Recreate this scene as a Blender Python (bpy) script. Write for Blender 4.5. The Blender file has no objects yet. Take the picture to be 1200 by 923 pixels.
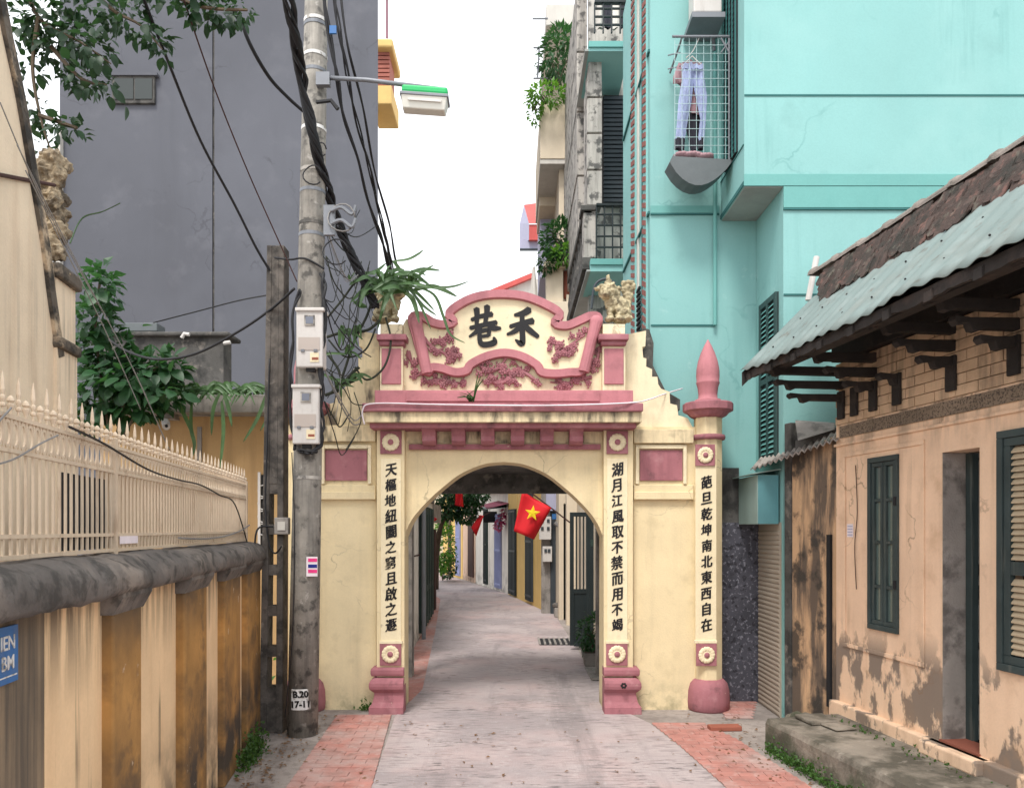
import bpy, bmesh, math, random
from mathutils import Vector, Matrix, noise as mnoise
random.seed(7)
SC = bpy.context.scene
COL = SC.collection
R = math.radians
# ---------------------------------------------------------------- camera
EYE, F, HX, HY = 2.0, 900.0, 600.0, 620.0
cam = bpy.data.cameras.new('camera')
cam.sensor_fit = 'HORIZONTAL'; cam.sensor_width = 36.0; cam.lens = 36.0 * F / 1200.0
cam.shift_y = (HY - 461.5) / 1200.0
cam.clip_start = 0.05; cam.clip_end = 2000
camo = bpy.data.objects.new('camera', cam); COL.objects.link(camo)
camo.location = (0, 0, EYE); camo.rotation_euler = (R(90), 0, 0)
SC.camera = camo
# ---------------------------------------------------------------- sky, sun, exposure
SUN_EL, SUN_AZ = R(58), R(200)      # azimuth clockwise from +Y: behind the camera, a little to its left
w = bpy.data.worlds.new('World'); SC.world = w; w.use_nodes = True
nt = w.node_tree; bg = nt.nodes['Background']
sky = nt.nodes.new('ShaderNodeTexSky'); sky.sky_type = 'NISHITA'; sky.sun_disc = False
sky.sun_elevation = SUN_EL; sky.sun_rotation = SUN_AZ
sky.air_density = 1.0; sky.dust_density = 1.0; sky.ozone_density = 1.0
hs = nt.nodes.new('ShaderNodeHueSaturation'); hs.inputs['Saturation'].default_value = 0.12
ov = nt.nodes.new('ShaderNodeMix'); ov.data_type = 'RGBA'; ov.inputs['Factor'].default_value = .75     # even cloud cover over the clear sky
ov.inputs['B'].default_value = (5.7, 5.85, 6.1, 1)
nt.links.new(sky.outputs[0], hs.inputs['Color']); nt.links.new(hs.outputs[0], ov.inputs['A']); nt.links.new(ov.outputs['Result'], bg.inputs[0])
bg.inputs[1].default_value = 0.15
sl = bpy.data.lights.new('sun', 'SUN'); sl.energy = 1.5; sl.angle = R(16); sl.color = (1, .96, .9)
so = bpy.data.objects.new('sun', sl); COL.objects.link(so)
sd = Vector((math.sin(SUN_AZ) * math.cos(SUN_EL), math.cos(SUN_AZ) * math.cos(SUN_EL), math.sin(SUN_EL)))
so.rotation_euler = (-sd).to_track_quat('-Z', 'Y').to_euler(); so.location = (0, -5, 20)
SC.view_settings.view_transform = 'Standard'; SC.view_settings.look = 'None'
SC.view_settings.exposure = 1.1; SC.view_settings.gamma = 1.0
SC.render.engine = 'CYCLES'
SC.cycles.max_bounces = 6; SC.cycles.diffuse_bounces = 4; SC.cycles.glossy_bounces = 2
SC.cycles.transmission_bounces = 4; SC.cycles.transparent_max_bounces = 6
SC.cycles.use_denoising = True
# ---------------------------------------------------------------- helpers
def W(px, py, Y):            # metric layout: a bearing measured on the photograph at a known depth
    return Vector(((px - HX) * Y / F, Y, EYE + (HY - py) * Y / F))
def GP(px, py, z=0.0):       # point on level z
    Y = F * (EYE - z) / (py - HY); return Vector(((px - HX) * Y / F, Y, z))
def cr(P, k=8, closed=False):
    P = [Vector(p) for p in P]; n = len(P); out = []
    rng = n if closed else n - 1
    for i in range(rng):
        if closed: a, b, c, d = P[i-1], P[i], P[(i+1) % n], P[(i+2) % n]
        else: a, b, c, d = P[max(i-1, 0)], P[i], P[i+1], P[min(i+2, n-1)]
        for j in range(k):
            t = j / k
            out.append(.5 * ((2*b) + (c-a)*t + (2*a-5*b+4*c-d)*t*t + (3*b-a-3*c+d)*t*t*t))
    if not closed: out.append(P[-1])
    return out
BASE = {}
class M:
    def __init__(s): s.v = []; s.f = []
    def add(s, vs, fs):
        o = len(s.v); s.v += [Vector(v) for v in vs]; s.f += [[i + o for i in f] for f in fs]; return s
    def box(s, x0, x1, y0, y1, z0, z1):
        return s.add([(x0,y0,z0),(x1,y0,z0),(x1,y1,z0),(x0,y1,z0),(x0,y0,z1),(x1,y0,z1),(x1,y1,z1),(x0,y1,z1)],
                     [(0,3,2,1),(4,5,6,7),(0,1,5,4),(1,2,6,5),(2,3,7,6),(3,0,4,7)])
    def rb(s, x0, x1, y0, y1, Yf, Yb, z0=None):      # box whose front (depth Yf) spans the bearings given
        a = W(x0, y1, Yf); b = W(x1, y0, Yf)
        return s.box(a.x, b.x, Yf, Yb, a.z if z0 is None else z0, b.z)
    def prism(s, poly, a, b, ax='y'):
        n = len(poly)
        if ax == 'y': A = [(p[0], a, p[1]) for p in poly]; B = [(p[0], b, p[1]) for p in poly]
        elif ax == 'x': A = [(a, p[0], p[1]) for p in poly]; B = [(b, p[0], p[1]) for p in poly]
        else: A = [(p[0], p[1], a) for p in poly]; B = [(p[0], p[1], b) for p in poly]
        return s.add(A + B, [list(range(n)), list(range(2*n-1, n-1, -1))] + [(i, (i+1) % n, n + (i+1) % n, n + i) for i in range(n)])
    def tube(s, pts, r, n=6, cap=True, sq=(1, 1)):
        pts = [Vector(p) for p in pts]; m = len(pts)
        rr = r if isinstance(r, (list, tuple)) else [r] * m
        up = Vector((0, 0, 1)); vs = []; prev = None
        for i, p in enumerate(pts):
            t = (pts[min(i+1, m-1)] - pts[max(i-1, 0)])
            t = t.normalized() if t.length > 1e-9 else up
            if prev is None:
                a = t.cross(up if abs(t.z) < .95 else Vector((0, 1, 0))).normalized()
            else:
                a = prev - t * prev.dot(t); a = a.normalized() if a.length > 1e-6 else t.orthogonal().normalized()
            prev = a; b = t.cross(a)
            for k in range(n):
                th = 2*math.pi*(k + .5)/n
                vs.append(p + (a*math.cos(th)*sq[0] + b*math.sin(th)*sq[1]) * rr[i])
        fs = [(i*n+k, i*n+(k+1) % n, (i+1)*n+(k+1) % n, (i+1)*n+k) for i in range(m-1) for k in range(n)]
        if cap: fs += [list(range(n-1, -1, -1)), list(range((m-1)*n, m*n))]
        return s.add(vs, fs)
    def lathe(s, prof, c=(0, 0, 0), n=16):
        c = Vector(c); vs = []; m = len(prof)
        for r_, z in prof:
            for k in range(n):
                th = 2*math.pi*(k+.5)/n; vs.append(c + Vector((r_*math.cos(th), r_*math.sin(th), z)))
        fs = [(i*n+k, i*n+(k+1) % n, (i+1)*n+(k+1) % n, (i+1)*n+k) for i in range(m-1) for k in range(n)]
        return s.add(vs, fs + [list(range(n-1, -1, -1)), list(range((m-1)*n, m*n))])
    def sph(s, c, r, n=8, m=5):
        c = Vector(c); r = r if isinstance(r, (tuple, list)) else (r, r, r)
        vs = [c + Vector((0, 0, r[2]))]
        for i in range(1, m):
            ph = math.pi*i/m
            for k in range(n):
                th = 2*math.pi*k/n
                vs.append(c + Vector((r[0]*math.sin(ph)*math.cos(th), r[1]*math.sin(ph)*math.sin(th), r[2]*math.cos(ph))))
        vs.append(c - Vector((0, 0, r[2]))); L = len(vs) - 1
        fs = [(0, 1+k, 1+(k+1) % n) for k in range(n)]
        for i in range(m-2):
            a = 1+i*n; fs += [(a+k, a+n+k, a+n+(k+1) % n, a+(k+1) % n) for k in range(n)]
        a = 1+(m-2)*n; fs += [(a+k, L, a+(k+1) % n) for k in range(n)]
        return s.add(vs, fs)
    def leaf(s, p, d, up, L, wd, bend=.2):
        d = d.normalized(); sd_ = d.cross(up); sd_ = sd_.normalized() if sd_.length > 1e-5 else d.orthogonal().normalized()
        nn = sd_.cross(d)
        a = p; b = p + d*L*.45 + sd_*wd/2 + nn*wd*.12; c = p + d*L*.45 - sd_*wd/2 + nn*wd*.12; m_ = p + d*L*.5
        e = p + d*L - nn*L*bend
        return s.add([a, b, m_, c, e], [(0, 1, 2), (0, 2, 3), (1, 4, 2), (2, 4, 3)])
    def mesh(s, name, recalc=True, off=Vector((0, 0, 0)), xf=None):
        vs = [xf @ v for v in s.v] if xf else s.v
        me = bpy.data.meshes.new(name); me.from_pydata([tuple(v - off) for v in vs], [], s.f)
        if recalc:
            bm = bmesh.new(); bm.from_mesh(me); bmesh.ops.recalc_face_normals(bm, faces=bm.faces[:]); bm.to_mesh(me); bm.free()
        me.update(); return me
    def build(s, name, mt, par=None, smooth=False, bev=0, xf=None, recalc=True, label=None, cat=None, group=None, kind=None, seg=2, sub=0):
        vs = [xf @ v for v in s.v] if xf else s.v
        if par is None:
            xs = [v.x for v in vs]; ys = [v.y for v in vs]; zs = [v.z for v in vs]
            b = Vector(((min(xs)+max(xs))/2, (min(ys)+max(ys))/2, min(zs)))
        else: b = BASE[par.name]
        me = s.mesh(name, recalc, b, xf)
        o = bpy.data.objects.new(name, me); COL.objects.link(o); BASE[o.name] = b
        if par is None: o.location = b
        else: o.parent = par
        if isinstance(mt, (list, tuple)):
            for q in mt: me.materials.append(q)
        else: me.materials.append(mt)
        if smooth: me.polygons.foreach_set('use_smooth', [True] * len(me.polygons))
        if bev:
            md = o.modifiers.new('bevel', 'BEVEL'); md.width = bev; md.segments = seg; md.limit_method = 'ANGLE'; md.angle_limit = R(35)
        if sub:
            md = o.modifiers.new('sub', 'SUBSURF'); md.levels = sub; md.render_levels = sub
        tag(o, label, cat, group, kind); return o
def tag(o, label=None, cat=None, group=None, kind=None):
    if label: o['label'] = label
    if cat: o['category'] = cat
    if group: o['group'] = group
    if kind: o['kind'] = kind
    return o
def T(name, label, cat, loc, group=None):
    o = bpy.data.objects.new(name, None); COL.objects.link(o); o.location = loc; o.empty_display_size = .2
    BASE[o.name] = Vector(loc); return tag(o, label, cat, group)
def inst(name, me, par, mx):            # a piece sharing mesh data, world matrix mx
    o = bpy.data.objects.new(name, me); COL.objects.link(o); BASE[o.name] = BASE[par.name]
    o.parent = par
    o.matrix_local = Matrix.Translation(-BASE[par.name]) @ mx
    return o
def sharemesh(m, name, mt, smooth=False, recalc=True):
    me = m.mesh(name, recalc); me.materials.append(mt)
    if smooth: me.polygons.foreach_set('use_smooth', [True] * len(me.polygons))
    return me
def LRS(loc, rot=None, sc=(1, 1, 1)):
    return Matrix.Translation(loc) @ (rot if rot else Matrix.Identity(4)) @ Matrix.Diagonal((*sc, 1))
def FR(o, u, n):                        # frame matrix: local x along u, y along n, z up
    u = Vector((u[0], u[1], 0)).normalized(); n = Vector((n[0], n[1], 0)).normalized()
    m = Matrix.Identity(4)
    m.col[0] = (*u, 0); m.col[1] = (*n, 0); m.col[2] = (0, 0, 1, 0); m.col[3] = (*Vector(o), 1)
    return m
# ---------------------------------------------------------------- materials
def mat(name, col, rough=.85, var=.18, vs=2.5, bump=.25, bs=60, layers=(), metal=0, rnd=0, spec=.3, fine=0.10):
    m = bpy.data.materials.new(name); m.use_nodes = True; t = m.node_tree; N = t.nodes; L = t.links
    p = N['Principled BSDF']; p.inputs['Roughness'].default_value = rough; p.inputs['Metallic'].default_value = metal
    p.inputs['Specular IOR Level'].default_value = spec
    g = N.new('ShaderNodeNewGeometry')
    def nz(scale, vec=(1, 1, 1), det=5, seed=0):
        mp = N.new('ShaderNodeMapping'); mp.inputs['Scale'].default_value = vec; mp.inputs['Location'].default_value = (seed*3.1, seed*1.7, seed*2.3)
        L.new(g.outputs['Position'], mp.inputs['Vector'])
        n = N.new('ShaderNodeTexNoise'); n.inputs['Scale'].default_value = scale; n.inputs['Detail'].default_value = det
        n.inputs['Roughness'].default_value = .6
        L.new(mp.outputs[0], n.inputs['Vector']); return n.outputs['Fac']
    def mr(s, a, b, c=0, d=1):
        r = N.new('ShaderNodeMapRange'); r.inputs[1].default_value = a; r.inputs[2].default_value = b; r.inputs[3].default_value = c; r.inputs[4].default_value = d
        L.new(s, r.inputs[0]); return r.outputs[0]
    def mul(a, b):
        q = N.new('ShaderNodeMath'); q.operation = 'MULTIPLY'; L.new(a, q.inputs[0])
        if hasattr(b, 'links'): L.new(b, q.inputs[1])
        else: q.inputs[1].default_value = b
        return q.outputs[0]
    def mix(f, a, b):
        q = N.new('ShaderNodeMix'); q.data_type = 'RGBA'; L.new(f, q.inputs['Factor'])
        if hasattr(a, 'links'): L.new(a, q.inputs['A'])
        else: q.inputs['A'].default_value = (*a, 1)
        if hasattr(b, 'links'): L.new(b, q.inputs['B'])
        else: q.inputs['B'].default_value = (*b, 1)
        return q.outputs['Result']
    lo = tuple(c*(1-var) for c in col); hi = tuple(min(1, c*(1+var)) for c in col)
    c = mix(mr(nz(vs), .3, .7), lo, hi)
    if fine:
        c = mix(mr(nz(55, det=3, seed=2), .35, .7, 0, fine), c, tuple(x*.5 for x in col))
    if rnd:
        oi = N.new('ShaderNodeObjectInfo'); c = mix(mr(oi.outputs['Random'], 0, 1, 0, rnd), c, tuple(x*.45 for x in col))
    rg = None
    for i, l in enumerate(layers):
        if 'crack' in l:        # hairline cracks, patchy
            dn = N.new('ShaderNodeTexNoise'); dn.inputs['Scale'].default_value = 2.5; dn.inputs['Detail'].default_value = 6; L.new(g.outputs['Position'], dn.inputs['Vector'])
            ad = N.new('ShaderNodeVectorMath'); ad.operation = 'MULTIPLY_ADD'; L.new(dn.outputs['Color'], ad.inputs[0]); ad.inputs[1].default_value = (.7, .7, .7); L.new(g.outputs['Position'], ad.inputs[2])
            vo = N.new('ShaderNodeTexVoronoi'); vo.feature = 'DISTANCE_TO_EDGE'; vo.inputs['Scale'].default_value = l['crack']; L.new(ad.outputs[0], vo.inputs['Vector'])
            f = mul(mul(mr(vo.outputs['Distance'], .004, .012, 1, 0), mr(nz(1.1, seed=i+21), .5, .62)), l.get('f', .5))
            c = mix(f, c, l['c']); continue
        f = mr(nz(l.get('s', 1), l.get('v', (1, 1, 1)), l.get('det', 6), i+1), l['lo'], l['hi'], 0, l.get('f', .8))
        if 'm' in l: f = mul(f, mr(nz(l['m'][0], det=3, seed=i+11), l['m'][1], l['m'][2]))
        if 'z' in l:
            sp = N.new('ShaderNodeSeparateXYZ'); L.new(g.outputs['Position'], sp.inputs[0])
            f = mul(f, mr(sp.outputs['Z'], l['z'][0], l['z'][1], 1, 0))
        c = mix(f, c, l['c'])
        if 'bite' in l: rg = f
    L.new(c, p.inputs['Base Color'])
    if bump:
        b = N.new('ShaderNodeBump'); b.inputs['Strength'].default_value = bump; b.inputs['Distance'].default_value = .01
        L.new(nz(bs, det=6, seed=5), b.inputs['Height'])
        if rg is not None:
            b2 = N.new('ShaderNodeBump'); b2.inputs['Strength'].default_value = .5; b2.inputs['Distance'].default_value = .008; b2.invert = True
            L.new(rg, b2.inputs['Height']); L.new(b2.outputs[0], b.inputs['Normal'])
        L.new(b.outputs[0], p.inputs['Normal'])
    return m
def leafmat(name, col, var=.35, tr=.35, rough=.45):
    m = mat(name, col, rough=rough, var=var, vs=9, bump=0, fine=0, rnd=.55, spec=.4)
    t = m.node_tree; N = t.nodes; p = N['Principled BSDF']
    x = N.new('ShaderNodeBsdfTranslucent'); mx = N.new('ShaderNodeMixShader'); mx.inputs[0].default_value = tr
    x.inputs[0].default_value = (min(1, col[0]*1.8), min(1, col[1]*1.7), col[2]*1.0, 1)
    t.links.new(p.outputs[0], mx.inputs[1]); t.links.new(x.outputs[0], mx.inputs[2])
    t.links.new(mx.outputs[0], N['Material Output'].inputs[0]); return m
def glass(name, col, rough=.08):
    m = bpy.data.materials.new(name); m.use_nodes = True; p = m.node_tree.nodes['Principled BSDF']
    p.inputs['Base Color'].default_value = (*col, 1); p.inputs['Roughness'].default_value = rough; p.inputs['Specular IOR Level'].default_value = .6
    return m
DK = (.035, .032, .03)
def streak(f=.7, lo=.5, hi=.72, s=1, v=(7, 7, .45), c=DK, **k): return dict(c=c, s=s, v=v, lo=lo, hi=hi, f=f, **k)
def patch(c=DK, f=.7, lo=.55, hi=.65, s=2.5, **k): return dict(c=c, s=s, lo=lo, hi=hi, f=f, **k)
MT = dict(
 cream=mat('gate_cream', (.77, .64, .40), var=.07, layers=[streak(.22, .52, .8, c=(.30, .25, .15)), patch((.35, .30, .18), .35, .52, .75, 1.5, z=(.05, .75)), patch((.12, .12, .07), .7, .46, .66, 4, z=(.02, .35)), patch((.55, .45, .27), .4, .55, .7, 5), streak(.35, .55, .7, v=(6, 6, .25), c=(.28, .24, .15), m=(1.1, .45, .62)), dict(crack=1.3, c=(.15, .12, .08), f=.4)]),
 creamp=mat('gate_cream_panel', (.82, .71, .48), var=.05, layers=[streak(.22, .52, .78, c=(.35, .28, .18)), patch((.6, .5, .33), .4, .55, .7, 6), patch((.3, .25, .17), .5, .66, .72, 11)]),
 creamd=mat('gate_cream_stained', (.76, .63, .40), var=.1, layers=[streak(.9, .42, .6, v=(9, 9, 1.8), c=(.06, .05, .045), m=(3.0, .40, .58)), patch((.2, .17, .12), .4, .5, .7, 3), streak(.3, .5, .7, v=(22, 22, 2), c=(.2, .16, .11))]),
 creamw=mat('gate_cream_pale', (.82, .71, .49), var=.07, layers=[streak(.4, .5, .72, v=(8, 8, 1), c=(.22, .17, .12), m=(2.5, .45, .65)), patch((.5, .40, .25), .35, .5, .7, 4), dict(crack=1.6, c=(.15, .12, .08), f=.5)]),
 pink=mat('gate_pink', (.36, .145, .165), var=.12, layers=[streak(.45, .5, .75, v=(9, 9, 1), c=(.13, .05, .06)), patch((.50, .27, .28), .5, .55, .7, 5), patch((.12, .06, .065), .5, .56, .68, 7), patch((.62, .52, .40), .6, .69, .73, 14)]),
 pinkl=mat('gate_pink_light', (.47, .19, .21), var=.10, layers=[streak(.3, .5, .78, v=(9, 9, 1), c=(.2, .07, .08)), patch((.26, .11, .12), .4, .54, .68, 6), patch((.62, .52, .40), .6, .70, .74, 15)]),
 ink=mat('black_paint', (.014, .013, .014), rough=.5, var=.1, bump=0, fine=0),
 stone=mat('weathered_stone', (.52, .44, .28), var=.15, bump=.5, layers=[patch((.13, .10, .06), .75, .45, .62, 14), patch((.06, .055, .04), .5, .55, .7, 7)]),
 wallo=mat('orange_wash_panel', (.84, .60, .36), var=.07, layers=[streak(.28, .5, .8, c=(.55, .30, .13)), streak(.85, .56, .66, v=(9, 9, .3), c=(.07, .06, .05), m=(1.2, .4, .6)), streak(.9, .42, .6, v=(14, 14, 1.2), c=(.05, .045, .04), z=(1.72, 1.25)), patch((.06, .055, .05), .9, .38, .6, 3, z=(.25, .9))]),
 walld=mat('orange_wash_pilaster', (.44, .235, .075), var=.2, vs=4, layers=[streak(.3, .5, .7, v=(5, 5, 1.2), c=(.16, .09, .04)), patch((.05, .045, .04), .95, .33, .55, 2.5, z=(.45, 1.15)), patch((.06, .05, .04), .97, .25, .5, 3, z=(1.68, 1.3)), patch((.08, .06, .045), .5, .5, .62, 7, m=(1.5, .45, .6)), patch((.09, .06, .04), .5, .54, .68, 3.5), patch((.62, .5, .38), .7, .66, .70, 5)]),
 wallk=mat('mouldy_wall', (.34, .25, .16), var=.2, layers=[streak(.85, .36, .58, v=(10, 10, .4), c=(.085, .072, .06)), streak(.5, .6, .68, v=(12, 12, .2), c=(.66, .42, .2))]),
 cope=mat('mossy_concrete', (.135, .12, .11), var=.3, bump=.8, bs=25, layers=[patch((.30, .25, .21), .7, .5, .68, 2.5), patch((.04, .038, .035), .7, .5, .62, 9)]),
 iron=mat('cream_iron', (.64, .52, .39), rough=.6, var=.10, bump=.1, layers=[streak(.5, .58, .74, v=(14, 14, 3), c=(.22, .11, .05))]),
 sheetb=mat('beige_sheet', (.58, .46, .33), rough=.7, var=.08, bump=.05, layers=[streak(.3, .5, .75, v=(10, 10, .4), c=(.33, .2, .11))]),
 lhouse=mat('cream_house_wall', (.80, .66, .49), var=.08, layers=[streak(.85, .50, .70, v=(8, 8, .28), c=(.10, .085, .075), m=(.9, .45, .62)), streak(.4, .5, .7, v=(4, 4, .4), c=(.5, .33, .2))]),
 lhoused=mat('blackened_trim', (.12, .10, .08), var=.4, bump=.9, bs=30, layers=[patch((.62, .48, .33), .85, .52, .62, 4), patch((.02, .02, .02), .8, .46, .58, 7)]),
 rock=mat('rockwork', (.33, .265, .18), var=.3, bump=1, bs=20, layers=[patch((.08, .065, .05), .85, .46, .6, 9)]),
 grey=mat('grey_render', (.108, .112, .130), var=.14, vs=.25, bump=.15, layers=[streak(.5, .5, .75, v=(1.2, 1.2, .12), c=(.075, .077, .088), m=(.3, .42, .6)), dict(crack=.5, c=(.06, .06, .07), f=.5), patch((.085, .086, .10), .6, .5, .72, .6), patch((.19, .19, .21), .3, .55, .75, 1.3)]),
 yhouse=mat('ochre_house_wall', (.50, .32, .15), var=.1, layers=[streak(.4, .5, .75, c=(.2, .12, .06))]),
 conc=mat('concrete', (.30, .275, .25), var=.2, bump=.5, layers=[patch((.07, .065, .06), .7, .5, .65, 3), streak(.5, .52, .7, c=(.08, .07, .065))]),
 concd=mat('dark_concrete_and_gap_shade', (.10, .095, .088), var=.3, bump=.6, layers=[patch((.02, .02, .02), .7, .48, .62, 4), patch((.26, .23, .2), .6, .58, .68, 6)]),
 concl=mat('light_concrete', (.45, .42, .38), var=.15, bump=.4, layers=[streak(.6, .48, .68, v=(8, 8, .7), c=(.06, .06, .06)), patch((.05, .05, .05), .8, .52, .60, 6)]),
 pole=mat('pole_concrete', (.27, .25, .22), var=.25, vs=6, bump=.6, bs=45, layers=[streak(.6, .48, .7, v=(12, 12, .8), c=(.08, .075, .07)), patch((.05, .048, .045), .75, .54, .64, 8), patch((.52, .49, .45), .6, .62, .7, 10)]),
 pole2=mat('slotted_pole_concrete', (.12, .105, .092), var=.3, vs=6, bump=.6, bs=40, layers=[patch((.03, .028, .026), .75, .48, .62, 7), patch((.3, .26, .22), .5, .62, .7, 9)]),
 white=mat('white_plastic', (.60, .57, .54), rough=.5, var=.05, bump=0, layers=[streak(.3, .52, .75, v=(14, 14, 3), c=(.3, .26, .22))]),
 galv=mat('galvanised', (.21, .22, .24), rough=.5, metal=.3, var=.12, bump=.05),
 black=mat('black_cable', (.018, .018, .02), rough=.55, var=.2, bump=0, fine=0),
 greyc=mat('grey_cable', (.24, .23, .22), rough=.6, var=.2, bump=0, fine=0),
 lampg=mat('green_paint', (.03, .42, .13), rough=.4, var=.08, bump=0, fine=0),
 lens=glass('lamp_lens', (.70, .69, .62), .25),
 navy=mat('navy_print', (.02, .03, .22), bump=0, fine=0), magenta=mat('magenta_print', (.75, .05, .22), bump=0, fine=0),
 paper=mat('paper', (.8, .72, .76), bump=0, fine=.05), whitep=mat('white_paint', (.75, .74, .72), bump=0, fine=.1, layers=[patch((.25, .23, .2), .8, .55, .62, 18)]),
 blue=mat('blue_enamel', (.035, .16, .42), rough=.4, bump=0, layers=[patch((.12, .14, .2), .4, .5, .7, 9)]),
 teal=mat('teal_paint', (.245, .475, .458), var=.06, vs=.7, bump=.12, layers=[streak(.2, .5, .8, v=(3, 3, .4), c=(.20, .45, .44)), patch((.295, .52, .50), .5, .5, .7, .9), patch((.17, .33, .32), .35, .6, .75, 1.7), streak(.4, .5, .68, v=(7, 7, .35), c=(.12, .30, .29), z=(3.6, 5.3), m=(1.0, .42, .6)), streak(.45, .52, .68, v=(9, 9, .5), c=(.13, .30, .29), m=(.7, .5, .62)), dict(crack=.6, c=(.12, .3, .29), f=.45), patch((.33, .54, .52), .5, .64, .68, 2.2)]),
 tealb=mat('teal_band_paint', (.155, .385, .36), var=.05, bump=.1, layers=[streak(.2, .5, .8, v=(4, 4, .5), c=(.05, .25, .24))]),
 teald=mat('dark_teal_paint', (.04, .15, .145), var=.1, bump=.1),
 soffit=mat('soffit_plaster', (.36, .37, .35), var=.1, bump=.1, layers=[patch((.2, .2, .19), .4, .5, .7, 2)]),
 shut=mat('dark_green_shutter', (.030, .065, .062), rough=.6, var=.2, bump=.1, layers=[streak(.4, .55, .75, v=(12, 12, 1), c=(.10, .12, .11))]),
 shutr=mat('worn_green_shutter', (.042, .060, .060), rough=.65, var=.25, bump=.2, layers=[streak(.5, .55, .72, v=(16, 16, 1), c=(.2, .2, .17))]),
 louvc=mat('faded_louver', (.50, .40, .27), rough=.7, var=.12, bump=.1),
 brickr=mat('red_lattice', (.25, .09, .075), var=.15, bump=.2),
 granite=mat('granite_pebble', (.06, .06, .075), rough=.6, var=.3, bump=.6, bs=30, layers=[dict(c=(.20, .20, .235), s=26, lo=.56, hi=.62, f=.8, det=3), dict(c=(.015, .015, .02), s=17, lo=.56, hi=.62, f=.8, det=3)]),
 roll=mat('roller_shutter', (.42, .36, .29), rough=.6, var=.06, bump=.05),
 awn=mat('awning_sheet', (.30, .40, .37), rough=.5, var=.08, bump=.05, layers=[streak(.3, .5, .75, v=(8, 8, .6), c=(.17, .2, .18))]),
 awnb=mat('awning_front', (.12, .30, .33), rough=.5, var=.06, bump=.05),
 peach=mat('peach_wash', (.84, .60, .42), var=.07, layers=[streak(.2, .5, .8, v=(6, 6, .5), c=(.5, .27, .13)), dict(c=(.19, .155, .13), s=1.6, v=(1.6, 1.6, .9), lo=.512, hi=.55, f=.9, z=(.9, 1.2), bite=1), dict(crack=1.1, c=(.25, .16, .1), f=.6), streak(.45, .52, .68, v=(6, 6, .4), c=(.35, .22, .13), m=(1.1, .45, .6)), streak(.7, .46, .62, v=(7, 7, 1.2), c=(.10, .08, .065), z=(2.98, 2.55)), patch((.45, .27, .15), .35, .55, .7, 4)]),
 peachb=mat('peach_brick', (.66, .47, .31), var=.12, bump=.4, rnd=.15, layers=[patch((.30, .20, .13), .5, .5, .68, 2.5), patch((.07, .06, .05), .8, .53, .64, 3, m=(1.1, .45, .6)), streak(.6, .5, .66, v=(7, 7, 1), c=(.10, .08, .065))]),
 mortar=mat('brick_mortar', (.44, .31, .20), var=.2, bump=.5),  # tan mortar, darker than the peach bricks
 shack=mat('shack_wall', (.60, .39, .23), var=.12, bump=.5, layers=[streak(.9, .44, .58, v=(5, 5, .9), c=(.09, .075, .065)), patch((.05, .045, .04), .9, .52, .6, 2.5)]),
 pebble=mat('pebble_dash', (.26, .20, .145), var=.25, bump=1, bs=90, layers=[dict(c=(.05, .04, .035), s=60, lo=.5, hi=.6, f=.8, det=2)]),
 wood=mat('old_timber', (.030, .026, .024), var=.35, rough=.85, bump=.6, bs=30, layers=[patch((.085, .06, .05), .6, .55, .68, 3)]),
 woodr=mat('red_timber', (.075, .042, .036), var=.3, rough=.75, bump=.4, bs=30, layers=[patch((.03, .025, .02), .7, .45, .6, 4)]),
 tin=mat('painted_tin', (.19, .24, .23), rough=.65, var=.08, bump=.05, layers=[patch((.20, .21, .19), .55, .5, .72, 2.5), streak(.45, .5, .7, v=(5, 5, 5), c=(.28, .33, .32)), patch((.12, .09, .07), .6, .6, .7, 8)]),
 tile=mat('roof_tile', (.10, .07, .06), var=.4, vs=9, bump=.8, rnd=.8, layers=[patch((.22, .11, .09), .6, .56, .64, 11), patch((.035, .035, .03), .8, .48, .6, 6), patch((.16, .15, .12), .6, .58, .66, 9)]),
 ridge=mat('ridge_tile', (.25, .215, .19), var=.25, bump=.6, rnd=.35, layers=[patch((.09, .085, .07), .7, .5, .62, 8)]),
 asb=mat('asbestos_sheet', (.36, .32, .29), var=.2, bump=.5, layers=[patch((.08, .07, .065), .7, .5, .65, 5)]),
 dark=mat('dark_interior', (.02, .02, .022), var=.2, bump=0, fine=0),
 blackm=mat('black_steel', (.018, .026, .028), rough=.5, var=.2, bump=0),
 ground=mat('ground_concrete', (.33, .29, .265), var=.15, vs=1.2, bump=.5, layers=[patch((.13, .11, .1), .6, .5, .68, 2.2), patch((.2, .17, .155), .5, .5, .6, 12)]),
 road=mat('road_concrete', (.43, .365, .36), var=.10, vs=1.6, bump=.7, bs=60, layers=[dict(c=(.46, .33, .315), s=.8, lo=.48, hi=.64, f=.6), dict(c=(.25, .22, .225), s=.55, lo=.50, hi=.60, f=.55), dict(c=(.19, .165, .165), s=1, v=(4.5, 24, 1), lo=.50, hi=.62, f=.62, m=(1.2, .42, .56)), dict(c=(.10, .09, .09), s=1, v=(6, 30, 1), lo=.56, hi=.64, f=.85, m=(1.7, .47, .58)), dict(c=(.17, .15, .15), s=1, v=(3.2, .35, 1), lo=.56, hi=.70, f=.45), dict(c=(.50, .46, .45), s=14, lo=.58, hi=.7, f=.4), dict(c=(.15, .13, .13), s=5, lo=.66, hi=.72, f=.5)]),
 redp=mat('red_paver', (.47, .215, .18), var=.15, vs=4, bump=.5, rnd=.28, layers=[patch((.42, .33, .305), .8, .44, .64, 1.5), patch((.2, .13, .11), .55, .53, .68, 7), patch((.50, .40, .37), .5, .55, .7, 12)]),
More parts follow.
